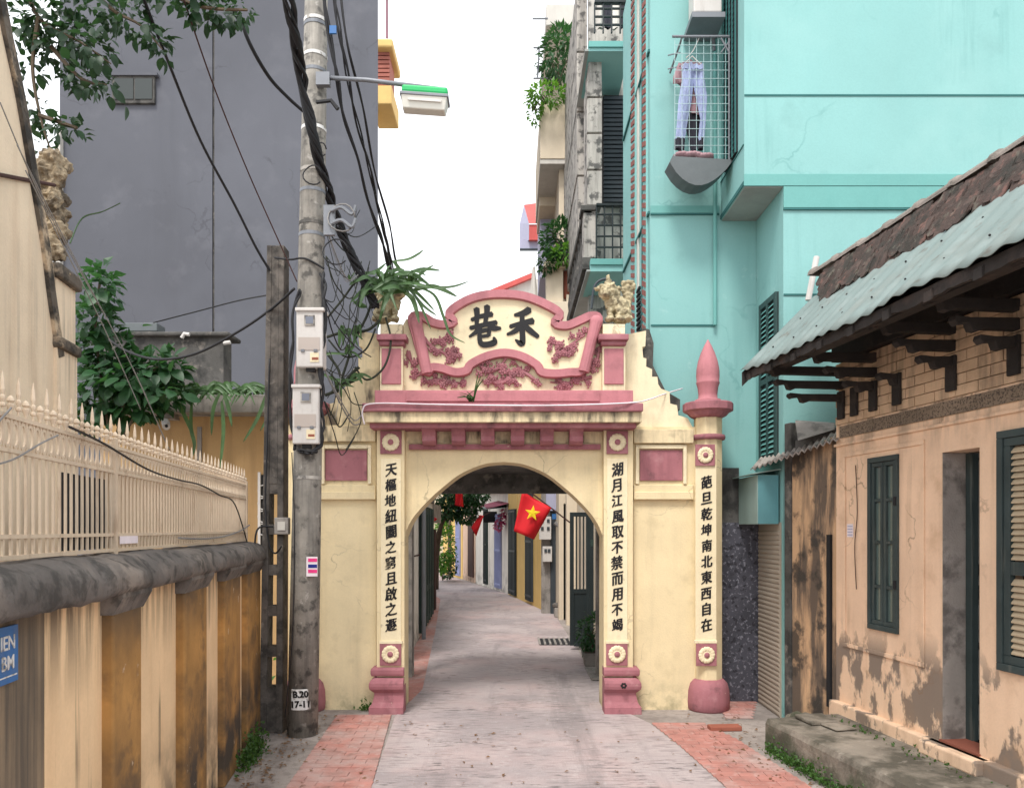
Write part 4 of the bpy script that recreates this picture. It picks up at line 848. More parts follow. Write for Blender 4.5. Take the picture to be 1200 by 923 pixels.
m = cloth('leg', [(812, 77), (812, 95), (816, 115), (820, 140), (818, 166)], [(825, 79), (826, 95), (828, 115), (827, 140), (825, 166)], 8.62, 'denim', ''); m.build('leg', MT['denim'], jeans, True, recalc=False)
m = cloth('w', [(798.5, 76), (799, 82)], [(825.5, 78), (825.5, 84)], 8.61, 'denim', '', .045); m.build('waistband', MT['denim'], jeans, True, recalc=False)
for (a, b) in ((790, 803), (818, 825)): m = cloth('cuff', [(a, 163), (a, 175)], [(b, 163), (b-1, 176)], 8.615, '', '', .035, .01); m.build('lining', MT['darkcl'], jeans, True, recalc=False)
m = cloth('shirt', [(795, 74), (789, 90), (789, 97), (797, 98), (798, 130)], [(822, 74), (824, 95), (823, 98), (822, 110), (823, 138)], 8.72, '', '', .04); m.build('shirt', MT['shirt'], None, True, recalc=False, label='dusty pink shirt hanging behind the pale jeans', cat='shirt')
m = cloth('tr', [(803, 132), (804, 150), (810, 178)], [(823, 132), (820, 150), (817, 178)], 8.73, '', '', .03); m.build('trousers', MT['darkcl'], None, True, recalc=False, label='dark trousers hanging low between the jeans legs', cat='trousers')
hg = T('clothes_hanger', 'thin white wire hanger holding the jeans', 'hanger', W(812, 76, 8.6)); M().tube(cr([W(804, 68, 8.6), W(812, 60, 8.6), W(820, 43, 8.56)], 4), .006, 5).build('hook', MT['white'], hg); M().tube([W(800, 77, 8.6), W(811, 66, 8.6), W(824, 78, 8.6)], .007, 5).build('shoulder_wire', MT['white'], hg)
# ================================================================ old house on the right
KR = .1333; RK = math.sqrt(1+KR*KR)
RH = FR((4.027, 0, 0), (-KR, 1), (-1, -KR))
def ru(px): return 4.027/((px-HX)/F + KR)*RK
def rz(px, py): return EYE + (HY-py)*(4.027/((px-HX)/F + KR))/F
rh = T('old_house', 'peach washed old house with tiled roof and timber eaves on the right', 'house', RH @ Vector((5, 0, 0)))
UE = ru(980); US = 2.2
Z0, ZW = .29, 2.975
d0, d1 = ru(1148), ru(1104); w0, w1 = ru(1052), ru(1020); v0, v1 = ru(1175) - .95, ru(1175)
dz1 = 2.58; dz0 = .40; wz0, wz1 = 1.157, 2.60; vz0, vz1 = 1.075, 2.635
TH = -.22
def wallpiece(u0, u1, z0, z1): return M().box(u0, u1, TH, 0, z0, z1).build('wall', MT['peach'], rh, xf=RH)
def holes(u0, u1, rects):      # wall with openings as one mesh
    us = sorted({u0, u1} | {r[0] for r in rects} | {r[1] for r in rects}); zs_ = sorted({0, ZW} | {r[2] for r in rects} | {r[3] for r in rects})
    m = M(); inside = lambda u, z: any(r[0] < u < r[1] and r[2] < z < r[3] for r in rects)
    cell = {}
    for i in range(len(us)-1):
        for j in range(len(zs_)-1):
            cell[i, j] = not inside((us[i]+us[i+1])/2, (zs_[j]+zs_[j+1])/2)
    for (i, j), ok in cell.items():
        if not ok: continue
        a, b, c, d = us[i], us[i+1], zs_[j], zs_[j+1]
        m.add([(a, 0, c), (b, 0, c), (b, 0, d), (a, 0, d)], [(0, 1, 2, 3)]); m.add([(a, TH, c), (b, TH, c), (b, TH, d), (a, TH, d)], [(3, 2, 1, 0)])
        for (di, dj, q) in ((-1, 0, [(a, 0, c), (a, 0, d), (a, TH, d), (a, TH, c)]), (1, 0, [(b, 0, c), (b, TH, c), (b, TH, d), (b, 0, d)]), (0, -1, [(a, 0, c), (a, TH, c), (b, TH, c), (b, 0, c)]), (0, 1, [(a, 0, d), (b, 0, d), (b, TH, d), (a, TH, d)])):
            if not cell.get((i+di, j+dj), False): m.add(q, [(0, 1, 2, 3)])
    return m
holes(US, UE, [(d0, d1, dz0, dz1), (w0, w1, wz0, wz1), (v0, v1, vz0, vz1)]).build('wall', MT['peach'], rh, xf=RH, recalc=False)
M().box(US, UE-.002, -2.6, TH-.001, 0, 3.5).build('house_body', MT['mortar'], rh, xf=RH) if False else None
M().box(UE-.22, UE-.002, -2.6, TH-.001, 0, 4.0).build('end_wall', MT['shack'], rh, xf=RH)
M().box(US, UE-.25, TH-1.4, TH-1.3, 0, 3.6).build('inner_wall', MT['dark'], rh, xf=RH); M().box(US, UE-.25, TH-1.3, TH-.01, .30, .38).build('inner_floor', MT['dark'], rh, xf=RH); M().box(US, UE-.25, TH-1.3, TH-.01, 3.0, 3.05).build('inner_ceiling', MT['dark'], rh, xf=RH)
M().box(US, UE+.015, -.05, .07, 0, .40).build('plinth', MT['peach'], rh, xf=RH, bev=.012)
M().box(US, UE+.012, .001, .02, 2.775, 2.80).build('string_course', MT['peach'], rh, xf=RH, bev=.004)
M().box(US, UE-.08, .001, .016, 2.85, 2.955).build('pebble_band', MT['pebble'], rh, xf=RH)
M().box(US, UE, TH, -.025, ZW+.001, 3.56).build('brick_backing', MT['mortar'], rh, xf=RH)
brk = [sharemesh(M().box(-.5, .5, -.5, .5, -.5, .5), 'brick', MT['peachb'])]
row = 0; z = ZW + .004
while z < 3.54:
    u = UE - .002 - (row % 2)*.115
    while u > 4.3:
        L = min(.225, u-4.3)
        inst('brick', brk[0], rh, RH @ LRS((u - L/2, -.02 + random.uniform(-.003, .003), z+.037), None, (L-.004, .06, .075)))
        u -= .23
    z += .082; row += 1
def fr4(u0, u1, z0, z1, t, d, mt, name, par):
    for q in ((u0, u1, z0, z0+t), (u0, u1, z1-t, z1), (u0, u0+t, z0+t+.001, z1-t-.001), (u1-t, u1, z0+t+.001, z1-t-.001)): M().box(q[0], q[1], d[0], d[1], q[2], q[3]).build(name, MT[mt], par, xf=RH, bev=.003)
# relief frame around the first window
fr4(ru(1084), ru(989), rz(1040, 770)-.0, 2.70, .035, (.001, .014), 'peach', 'relief_frame', rh)
# window 1: two narrow glazed leaves
wn = M().box(w0+.005, w1-.005, -.16, -.15, wz0+.005, wz1-.005).build('window', MT['dark'], rh, xf=RH)
fr4(w0-.02, w1+.02, wz0-.02, wz1+.02, .045, (-.06, .02), 'shutr', 'frame', wn)
mid = (w0+w1)/2
for a, b in ((w0+.027, mid-.004), (mid+.004, w1-.027)):
    fr4(a, b, wz0+.027, wz1-.027, .035, (-.03, .008), 'shutr', 'sash', wn)
    for z in (wz0+.34, wz0+.72, wz0+1.08): M().box(a+.036, b-.036, -.028, .003, z, z+.025).build('glazing_bar', MT['shutr'], wn, xf=RH)
    for z0_, z1_ in ((wz0+.065, wz0+.338), (wz0+.367, wz0+.718), (wz0+.747, wz0+1.078), (wz0+1.107, wz1-.065)): M().box(a+.036, b-.036, -.02, -.015, z0_, z1_).build('pane', glass('window_pane', (.10, .14, .13), .12), wn, xf=RH)
for z in (wz0+.35, wz1-.4): M().box(w0-.012, w0+.02, .02, .03, z, z+.07).build('hinge', MT['dark'], wn, xf=RH)
# window 2: louvred shutters
wn = M().box(v0+.005, v1-.005, -.16, -.15, vz0+.005, vz1-.005).build('window', MT['dark'], rh, xf=RH)
fr4(v0-.02, v1+.03, vz0-.03, vz1+.03, .05, (-.06, .025), 'shutr', 'frame', wn)
mid = (v0+v1)/2
for a, b in ((v0+.032, mid-.004), (mid+.004, v1-.022)):
    fr4(a, b, vz0+.022, vz1-.022, .055, (-.03, .012), 'shutr', 'shutter_frame', wn)
    zc = vz0 + .62; M().box(a+.056, b-.056, -.025, .008, zc, zc+.09).build('mid_rail', MT['shutr'], wn, xf=RH)
    zz = vz0+.09
    while zz < vz1-.10:
        if not (zc-.05 < zz < zc+.085): M().add([(a+.056, .004, zz), (b-.056, .004, zz), (b-.056, -.022, zz+.032), (a+.056, -.022, zz+.032), (a+.056, .004, zz+.01), (b-.056, .004, zz+.01), (b-.056, -.022, zz+.042), (a+.056, -.022, zz+.042)], [(0, 1, 2, 3), (4, 5, 6, 7), (0, 1, 5, 4), (2, 3, 7, 6)]).build('slat', MT['louvc'], wn, xf=RH)
        zz += .042
# door
dr = T('door_dummy', '', '', (0, 0, 0)) if False else None
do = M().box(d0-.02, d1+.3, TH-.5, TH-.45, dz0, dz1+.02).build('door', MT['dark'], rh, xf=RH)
M().box(d1+.001, d1+.02, TH-.3, TH-.001, dz0, dz1).build('jamb_lining', MT['concl'], do, xf=RH); M().box(d1-.006, d1-.0005, TH, -.004, dz0+.002, dz1-.002).build('jamb_face', MT['asb'], do, xf=RH)
M().box(d1-.075, d1-.007, TH-.02, TH+.03, dz0+.01, dz1-.01).build('door_frame', MT['shutr'], do, xf=RH)
M().box(d0+.002, d0+.05, -.16, -.05, dz0+.01, dz1-.01).build('door_leaf', MT['shut'], do, xf=RH); M().sph(RH @ Vector((d0+.055, -.08, 1.35)), (.02, .02, .03)).build('handle', MT['brown'], do)
M().box(d0-.12, d1+.1, .0, .13, .29, .40).build('door_step', MT['peach'], rh, xf=RH, bev=.015); M().box(d0-.01, d1+.01, TH+.02, .02, .395, .415).build('threshold', MT['terra'], rh, xf=RH)
nt_ = M().box(ru(1000), ru(993), .001, .003, 1.93, 2.05).build('notice', MT['paper'], label='small white notice pasted beside the green window', cat='notice', xf=RH)
BASE['notice'] = Vector(nt_.location)
for k in range(4): M().box(ru(999.4), ru(993.6), .0032, .0045, 1.945+k*.026, 1.955+k*.026).build('print_line', MT['lilac'], nt_, xf=RH)
M().tube(cr([RH @ Vector((ru(x), .012, rz(x, y))) for x, y in ((1004, 545), (1006, 600), (1003, 640), (1005, 690))], 5), .004, 5).build('cable', MT['brown'], label='thin brown wire hanging down the peach wall beside the window', cat='cable')
# timber brackets under the eaves
def brack(u, levels, post=True, thick=.07):
    for n0, n1, z0, z1 in levels:
        L = n1 - n0; h = z1 - z0
        pr = [(n0, z0), (n1-.22, z0), (n1-.17, z0-.02), (n1-.13, z0-.015), (n1-.11, z0+h*.45), (n1-.06, z0+h*.35), (n1-.03, z0+h*.2), (n1, z0+h*.6), (n1-.01, z1), (n1-.12, z1-h*.12), (n0, z1)]
        M().prism(pr, u-thick/2, u+thick/2, 'x').build('eave_bracket', MT['wood'], rh, xf=RH, bev=.006)
    if post: M().box(u-.05, u+.05, .012, .04, 3.02, 3.28).build('bracket_post', MT['wood'], rh, xf=RH, bev=.006)
for u in (UE-.12, ru(1026), ru(1118), ru(1192), ru(1192)-.75): brack(u, [(-.02, .55, 3.185, 3.25), (-.02, .68, 3.30, 3.37), (-.02, .82, 3.42, 3.50)] if u > 7 else [(-.02, .30, 3.20, 3.275), (-.02, .48, 3.315, 3.395), (-.02, .68, 3.44, 3.52)])
brack(ru(1054), [(-.02, .2, 3.2, 3.28)]); brack(ru(1004), [], True)
for nn, z in ((.30, 3.70), (.62, 3.53)): M().box(US, UE+.1, nn-.05, nn+.05, z-.06, z+.035).build('purlin', MT['wood'], rh, xf=RH, bev=.006)
M().box(US, UE-.02, TH, .06, 3.565, 3.72).build('wall_plate', MT['wood'], rh, xf=RH)
u = UE + .08
while u > 3.2:
    M().add([(u-.035, .84, 3.40), (u+.035, .84, 3.40), (u+.035, -.2, 4.40), (u-.035, -.2, 4.40), (u-.035, .84, 3.46), (u+.035, .84, 3.46), (u+.035, -.2, 4.46), (u-.035, -.2, 4.46)], [(0, 1, 2, 3), (4, 7, 6, 5), (0, 4, 5, 1), (1, 5, 6, 2), (2, 6, 7, 3), (3, 7, 4, 0)]).build('rafter', MT['wood'], rh, xf=RH); u -= .42
# dark boarding under the tin
M().add([(US, .80, 3.475), (UE+.12, .80, 3.475), (UE+.12, -.15, 4.43), (US, -.15, 4.43)], [(0, 1, 2, 3)]).build('roof_boarding', MT['wood'], rh, xf=RH, recalc=False)
m = M(); vs = []; nf = 90
for i in range(nf+1):
    u = US + (UE+.14-US)*i/nf; zl = 3.42 + .022*mnoise.noise(Vector((u*3.1, 0, 0))) + .014*mnoise.noise(Vector((u*11, 3, 0))); dn_ = .006*mnoise.noise(Vector((u*5, 9, 0)))
    vs += [(u, .795+dn_, zl), (u, .825+dn_, zl), (u, .825+dn_, 3.495), (u, .795+dn_, 3.495)]
m.add(vs, [(i*4+k, i*4+(k+1) % 4, i*4+4+(k+1) % 4, i*4+4+k) for i in range(nf) for k in range(4)] + [(0, 1, 2, 3), (nf*4, nf*4+1, nf*4+2, nf*4+3)]).build('fascia', MT['wood'], rh, xf=RH)
M().add([(UE+.15, .86, 3.36), (UE+.15, .86, 3.49), (UE+.15, .30, 4.03), (UE+.15, .34, 3.86), (UE+.17, .86, 3.36), (UE+.17, .86, 3.49), (UE+.17, .30, 4.03), (UE+.17, .34, 3.86)], [(0, 1, 2, 3), (7, 6, 5, 4), (0, 4, 5, 1), (1, 5, 6, 2), (2, 6, 7, 3), (3, 7, 4, 0)]).build('barge_board', MT['wood'], rh, xf=RH)
# corrugated tin
m = M(); nu = 300; vs = []; ncol = 9
rd = random.Random(8)
for i in range(nu+1):
    u = US + (UE + .18 - US)*i/nu
    wv_ = .010*math.sin(u*2*math.pi/.19) + .012*math.sin(u*1.7) + .010*math.sin(u*5.1+1)
    for j in range(ncol):
        t = j/(ncol-1); vs.append((u, .86 - .72*t + .012*math.sin(u*7.7)*(1-t), 3.475 + .73*t + wv_*(1-.3*t) + .02))
fs = [(i*ncol+j, i*ncol+j+1, (i+1)*ncol+j+1, (i+1)*ncol+j) for i in range(nu) for j in range(ncol-1)]
o = m.add(vs, fs).build('tin_sheet', MT['tin'], rh, xf=RH, smooth=True, recalc=False); md = o.modifiers.new('s', 'SOLIDIFY'); md.thickness = .004
nail = sharemesh(M().sph((0, 0, 0), .008, 6, 4), 'nail', MT['dark'])
for t in (.25, .62):
    u = UE - .1
    while u > 3.6: inst('nail', nail, rh, RH @ LRS((u, .86-.72*t, 3.50+.73*t + .006*math.sin(u*2*math.pi/.19)+.012*math.sin(u*1.7)))); u -= .38
# tile slope, tiles as pieces
M().add([(US, .22, 4.13), (UE-.16, .22, 4.13), (UE+.2, .0, 4.49), (US, .0, 4.49), (US, .17, 4.10), (UE-.16, .17, 4.10), (UE+.2, -.05, 4.46), (US, -.05, 4.46)], [(0, 1, 2, 3), (4, 7, 6, 5), (0, 4, 5, 1), (1, 5, 6, 2), (2, 6, 7, 3), (3, 7, 4, 0)]).build('tile_bed', MT['wood'], rh, xf=RH)
M().add([(US, -.03, 4.49), (UE+.25, -.03, 4.49), (UE+.1, -2.6, 3.2), (US, -2.6, 3.2)], [(0, 1, 2, 3)]).build('rear_slope', MT['tile'], rh, xf=RH, recalc=False)
til = sharemesh(M().add([(-.055, 0, 0), (.055, 0, 0), (.055, -.11, 0), (.025, -.14, 0), (-.02, -.145, 0), (-.055, -.115, 0), (-.055, 0, .010), (.055, 0, .012), (.055, -.11, .014), (.025, -.14, .012), (-.02, -.145, .010), (-.055, -.115, .012)], [(0, 1, 2, 3, 4, 5), (11, 10, 9, 8, 7, 6)] + [(i, (i+1) % 6, 6+(i+1) % 6, 6+i) for i in range(6)]), 'roof_tile', MT['tile'])
drn = Vector((0, -.22, .36)).normalized(); rnd_ = random.Random(2)
TB = Matrix.Identity(4); TB.col[0] = (1, 0, 0, 0); TB.col[1] = (0, *drn.yz, 0); nv = Vector((0, .36, .22)).normalized(); TB.col[2] = (0, *nv.yz, 0)
for r_ in range(8):
    u = UE - .2 + .05*r_ - (r_ % 2)*.055
    p = Vector((0, .235, 4.11)) + drn*(.048*r_ + .10)
    while u > 4.35:
        inst('roof_tile', til, rh, RH @ Matrix.Translation((u + rnd_.uniform(-.006, .006), p.y, p.z)) @ TB @ Matrix.Rotation(R(9) + rnd_.uniform(-.10, .14), 4, 'X') @ Matrix.Rotation(rnd_.uniform(-.16, .16), 4, 'Z') @ Matrix.Rotation(rnd_.uniform(-.1, .1), 4, 'Y') @ Matrix.Translation((0, 0, .02 + rnd_.uniform(0, .02)))); u -= .112
rdg = sharemesh(M().add([(x, math.cos(a)*r_, math.sin(a)*r_) for x, r_ in ((0, .072), (.36, .064), (.37, .082), (.42, .082)) for a in [math.pi*k/8 for k in range(9)]], [(i*9+k, i*9+k+1, (i+1)*9+k+1, (i+1)*9+k) for i in range(3) for k in range(8)] + [list(range(9)), list(range(27, 36))]), 'ridge_tile', MT['ridge'])
u = UE + .42; 
while u > 3.2:
    inst('ridge_tile', rdg, rh, RH @ Matrix.Translation((u-.42, -.02, 4.515 + rnd_.uniform(-.006, .006))) @ Matrix.Rotation(rnd_.uniform(-.015, .015), 4, 'Y')); u -= .40
M().tube([W(947, 352, 7.95), W(957, 301, 7.95)], .03, 10).build('pipe', MT['white'], label='white plastic vent pipe leaning behind the tiled roof end', cat='pipe')
# raised ledge before the house
LE = FR(GP(897, 878), (-.165, 1), (1, .165))
lg = T('raised_ledge', 'mossy concrete ledge running along the front of the old house', 'ledge', LE @ Vector((-2, 0, 0)))
m = M(); n = 40; vs = []
for i in range(n+1):
    u = -5 + 5.0*i/n; d = lambda s, k=0: mnoise.noise(Vector((u*2.1, s*3.3, k)))*.02 + mnoise.noise(Vector((u*7, s*5, k)))*.008
    vs += [(u, d(1), 0), (u, .01 + d(2), .24), (u, .03 + d(2), .283 + d(4)*.4), (u, .07+d(3), .288 + d(5)*.4), (u, .45, .295 + d(6)*.4), (u, .85, .30), (u, 1.0, 0)]
k = 7; fs = [(i*k+j, i*k+(j+1) % k, (i+1)*k+(j+1) % k, (i+1)*k+j) for i in range(n) for j in range(k)] + [list(range(k)), list(range(n*k, n*k+k))]
m.add(vs, fs).build('slab', MT['ledge'], lg, xf=LE)
for q in ((-.02, .02, -.10, .5, .0, .2), (-.35, -.06, .25, .52, .295, .33), (-.6, -.38, .30, .5, .30, .318)): M().box(q[0], q[1], max(q[2], .02), q[3], q[4], q[5]).build('broken_slab', MT['ledge'], lg, xf=LE @ Matrix.Rotation(R(random.uniform(-6, 6)), 4, 'Z'), bev=.01)
M().box(-.16, .16, -.06, .06, 0, .05).build('loose_brick', MT['terra'], None, xf=Matrix.Translation(GP(849, 855)) @ Matrix.Rotation(R(4), 4, 'Z'), bev=.01, label='loose reddish brick lying on the paving near the ledge', cat='brick')
# ================================================================ shack between the house and the turquoise building
shk = T('lean_to', 'blackened lean-to wall with a corrugated eave between house and turquoise building', 'shed', (3, 7.7, 0))
A = Vector((W(925, 0, 8.0).x, 8.0, 0)); Bp = RH @ Vector((UE+.02, -.03, 0)); SF = FR(A, Bp-A, (Bp-A).cross(Vector((0, 0, 1)))); SL = (Bp-A).length
if (SF.col[1].xyz).dot(Vector((-1, -1, 0))) < 0: SF = FR(A, Bp-A, -(Bp-A).cross(Vector((0, 0, 1))))
zt = W(0, 535, 8).z
M().prism([(0, 0), (SL, 0), (SL, 2.85), (0, zt)], -.2, 0).v
m = M(); m.add([(0, 0, 0), (SL, 0, 0), (SL, 0, 2.9), (0, 0, zt), (0, -.2, 0), (SL, -.2, 0), (SL, -.2, 2.9), (0, -.2, zt)], [(0, 1, 2, 3), (7, 6, 5, 4), (0, 4, 5, 1), (1, 5, 6, 2), (2, 6, 7, 3), (3, 7, 4, 0)]); m.build('wall', MT['shack'], shk, xf=SF)
M().box(-.06, .05, -.21, .02, 0, zt+.35).build('corner_post', MT['concd'], shk, xf=SF, bev=.01); M().box(SL-.13, SL-.08, .0, .03, .3, 1.95).build('door_slit', MT['dark'], shk, xf=SF)
[M().sph(SF @ Vector((.12+.11*k, .05+.02*(k%2), .05+.03*(k%3))), (.09, .08, .07+.02*(k%2)), 6, 4).build('rubble', MT['ledge'], shk) for k in range(6)]
m = M(); vs = []; n = 60
for i in range(n+1):
    t = i/n; a = W(880, 551, 8.25).lerp(W(982, 515, 7.15), t); wv_ = .018*math.sin(i*2*math.pi/4.0)
    b = a + Vector((.25, .45, .16)); vs += [a + Vector((0, 0, wv_)), b + Vector((0, 0, wv_))]
o = m.add(vs, [(2*i, 2*i+1, 2*i+3, 2*i+2) for i in range(n)]).build('corrugated_sheet', MT['asb'], shk, recalc=False); md = o.modifiers.new('s', 'SOLIDIFY'); md.thickness = .012
M().add([W(932, 494, 7.9), W(978, 497, 7.7), W(978, 503, 7.6), W(935, 516, 7.6), W(932, 492, 8.0), W(978, 495, 7.8), W(980, 503, 7.7), W(936, 516, 7.7)], [(0, 1, 2, 3), (7, 6, 5, 4), (0, 4, 5, 1), (1, 5, 6, 2), (2, 6, 7, 3), (3, 7, 4, 0)]).build('cement_sheet', MT['asb'], shk)
M().add([W(932, 516, 7.85), W(982, 500, 7.6), W(982, 530, 7.6), W(932, 534, 7.85), W(932, 516, 8.0), W(982, 500, 7.8), W(982, 530, 7.8), W(932, 534, 8.0)], [(0, 1, 2, 3), (7, 6, 5, 4), (0, 4, 5, 1), (1, 5, 6, 2), (2, 6, 7, 3), (3, 7, 4, 0)]).build('debris', MT['concd'], shk)
# ================================================================ buildings behind the gate, right
ap = T('balcony_block', 'mould-streaked grey balcony block behind the turquoise building', 'apartment block', (1.5, 12, 0))
YA = 12.0
M().rb(690, 742, -90, 0, YA+1.2, YA+1.4, z0=0).build('back_wall', MT['concl'], ap)
sh = M().rb(707, 737, 112, 238, YA+1.0, YA+1.19).build('roller_screen', MT['dark'], ap)
for k in range(24): M().rb(707.5, 736.5, 113 + k*5.2, 116.6 + k*5.2, YA+.96, YA+.999).build('slat', MT['slate'], sh)
for (y0, y1) in ((95, 113), (115, 155), (157, 198), (200, 240)): M().rb(688, 705.5, y0, y1, YA+.25, YA+.8).build('column_block', MT['concl'], ap, bev=.01)
M().rb(690, 705, 60, 95, YA+.26, YA+.8).build('column_block', MT['concl'], ap)
for x0, x1, y0, y1 in ((676, 688, -20, 60), (676, 687, 62, 130), (676, 687, 132, 205), (677, 687, 207, 290)): M().rb(x0, x1, y0, y1, YA+1.6, YA+5).build('wall_block', MT['concl'], ap, bev=.01)
for (yt, yb, xo) in ((48, 60, 690), (303, 318, 692)):
    M().rb(xo, 738, yt, yt+7, YA-.05, YA+1.3).build('slab_edge', MT['tealb'], ap, bev=.005); M().rb(xo, 738, yt+7.3, yb, YA-.02, YA+1.3).build('slab_band', MT['teal'], ap)
    a = W(xo, yb, YA); M().add([(a.x-.06, YA, a.z), (W(738, 0, YA).x, YA, a.z), (W(738, 0, YA).x, YA+4.0, a.z+.0), (a.x-.06, YA+4.0, a.z), (a.x-.06, YA, a.z+.03), (W(738, 0, YA).x, YA, a.z+.03), (W(738, 0, YA).x, YA+4, a.z+.03), (a.x-.06, YA+4, a.z+.03)], [(0, 1, 2, 3), (0, 1, 5, 4), (1, 2, 6, 5), (2, 3, 7, 6), (3, 0, 4, 7), (4, 5, 6, 7)]).build('balcony_soffit', MT['soffit'], ap)
def rail(x0, x1, y0, y1, Y, nv, nh, par):
    rl = M().rb(x0, x1, y0, y0+2.4, Y-.04, Y+.04).build('balustrade', MT['blackm'], par)
    for k in range(nv): x = x0 + (x1-x0)*k/(nv-1); M().rb(x-.8, x+.8, y0+3, y1, Y-.02, Y+.02).build('baluster', MT['blackm'], rl)
    for k in range(1, nh): y = y0 + (y1-y0)*k/nh; M().rb(x0, x1, y-.7, y+.7, Y-.018, Y+.018).build('rail', MT['blackm'], rl)
rail(699, 737, 238, 302, YA+.02, 5, 5, ap); rail(697, 737, 0, 38, YA+.02, 5, 4, ap)
M().rb(684, 699, 243, 302, YA+.1, YA+.4).build('baluster_pier', MT['concl'], ap, bev=.01); M().rb(681, 701, 240, 246, YA+.05, YA+.45).build('pier_cap', MT['concd'], ap, bev=.01)
# side balustrade receding along the street
p0, p1 = W(690, 303, YA+.1), W(664, 345, YA+3.2)
m = M()
for k in range(9):
    t = k/8; x = p0.x; y = YA + .2 + 3.2*t; z = p0.z
    M().tube([(x-.02, y, z+.02), (x-.02, y, z+.25), (x-.02, y, z+.5), (x-.02, y, z+.72)], [.05, .075, .04, .05], 8).build('baluster', MT['concd'], ap)
M().box(p0.x-.09, p0.x+.05, YA+.1, YA+3.6, p0.z+.72, p0.z+.82).build('handrail', MT['concd'], ap); M().box(p0.x-.10, p0.x+.06, YA+.1, YA+3.6, p0.z-.16, p0.z+.02).build('slab_edge', MT['concd'], ap)
M().rb(664, 740, 345, 0, YA+4.0, YA+4.3, z0=0).build('rear_wall', MT['creamf'], ap); M().rb(668, 700, 352, 358, YA+3.9, YA+4.0).build('vent', MT['dark'], ap)
M().tube([W(737, -20, YA-.1), W(737, 310, YA-.1)], .03, 8).build('downpipe', MT['slate'], ap)
lu_ = T('laundry', 'dark and pale laundry hung behind the top balcony rail', 'laundry', W(715, 36, YA+.6)); 
for x0, x1, mt in ((700, 707, 'ltgrey'), (708, 716, 'darkcl'), (718, 724, 'whh'), (726, 733, 'darkcl')): cloth('c', [(x0, 2), (x0-.5, 18), (x0, 34)], [(x1, 2), (x1+.5, 18), (x1, 33)], YA+.6, '', '', .03, .02).build('garment', MT[mt], lu_, True, recalc=False)
# pale house with planted balcony further back
ph = T('pale_house', 'pale cream house with planted balconies beyond the balcony block', 'house', (1.5, 17, 0))
YH = 17.0
M().rb(655, 676, 100, 0, YH, YH+5, z0=0).build('wall', MT['creamf'], ph); M().rb(640, 676, 5, 30, YH+.6, YH+4).build('upper_slab', MT['ltgrey'], ph, bev=.02)
M().rb(633, 676, 122, 186, YH-.3, YH+3).build('balcony_front', MT['creamf'], ph, bev=.01)
a, b = W(633, 186, YH-.3), W(676, 186, YH-.3)
M().add([a, b, W(676, 240, YH+3), W(633, 240, YH+3)], [(0, 1, 2, 3)]) ; z = a.z
M().box(a.x, b.x, YH-.28, YH+3, z-.10, z-.004).build('balcony_soffit', MT['ltgrey'], ph); M().rb(632, 660, 186, 241, YH+1.4, YH+3.2).build('beam_face', MT['creamf'], ph)
M().rb(660, 675, 233, 300, YH+1.5, YH+1.6).build('door_panel', MT['creamf'], ph); M().rb(633, 658, 241, 325, YH+2.2, YH+4).build('lilac_wall', MT['lilac'], ph); M().rb(655, 662, 240, 330, YH+1.9, YH+2.1).build('white_post', MT['whh'], ph)
for x, y in ((630, 22), (631, 56), (631, 92)): M().tube([W(x-6, y, YH), W(642, y, YH)], .02, 5).build('spur', MT['galv'], ph)
M().tube([W(632, 56, YH), W(630, 92, YH)], .02, 5).build('spur', MT['galv'], ph)
M().rb(640, 660, 312, 355, YH-1, YH-.6).build('gate_pier', MT['creamf'], ph, bev=.01); M().rb(637, 663, 306, 313, YH-1.1, YH-.5).build('pier_cap', MT['creamf'], ph, bev=.02); M().rb(641, 672, 353, 420, YH-1.1, YH-.4).build('pier_base', MT['creamf'], ph, bev=.01)
for x in (663, 668): M().tube([W(x, 318, YH-.8), W(x, 328, YH-.8), W(x, 338, YH-.8), W(x, 350, YH-.8)], [.05, .08, .09, .05], 8).build('baluster', MT['terra'], ph)
cl = T('pale_cloth', 'white cloth hanging beside the cream pier behind the gate', 'cloth', W(626, 350, YH-1)); cloth('c', [(624, 313), (622, 335), (620, 356)], [(627, 313), (629, 335), (631, 356)], YH-1, '', '', .04).build('sheet', MT['whh'], cl, True, recalc=False)
# far red sheet roof
rs = T('red_shed', 'red sheet metal rooftop shed far beyond the gate', 'shed', W(620, 295, 26))
M().add([W(614, 240, 27.5), W(636, 237, 27.5), W(636, 262, 26), W(620, 262, 26)], [(0, 1, 2, 3)]).build('roof', MT['redf'], rs, recalc=False)
M().rb(620, 636, 263, 281, 26.05, 26.2).build('front_sheet', MT['redf'], rs); M().add([W(614, 240, 27.5), W(609, 262, 28), W(609, 292, 28), W(620, 281, 26.1), W(620, 262, 26.1)], [(0, 1, 2, 3, 4)]).build('side_sheet', MT['lilac'], rs, recalc=False); M().rb(609, 636, 281, 292, 26.3, 26.4).build('lower_sheet', MT['lilac'], rs); M().rb(609, 636, 291, 293, 26.2, 26.3).build('edge_beam', MT['slate'], rs)
fr_ = T('far_roof', 'far house gable with a red roof edge behind the gate crown', 'house', W(610, 345, 42) * Vector((1, 1, 0)))
q = [W(x, y, 42) for x, y in ((560, 352), (622, 327), (634, 327), (634, 400), (560, 400))]; M().prism([(p.x, p.z) for p in q] , 42, 46).build('gable', MT['ltgrey'], fr_); 
for s_ in (0,): a, b = W(556, 351, 41.8), W(624, 323, 41.8); M().tube([a, b], .18, 4).build('roof_edge', MT['redf'], fr_)
M().box(W(560, 0, 42).x, W(634, 0, 42).x, 42.1, 46, 0, W(0, 401, 42).z).build('wall', MT['ltgrey'], fr_)
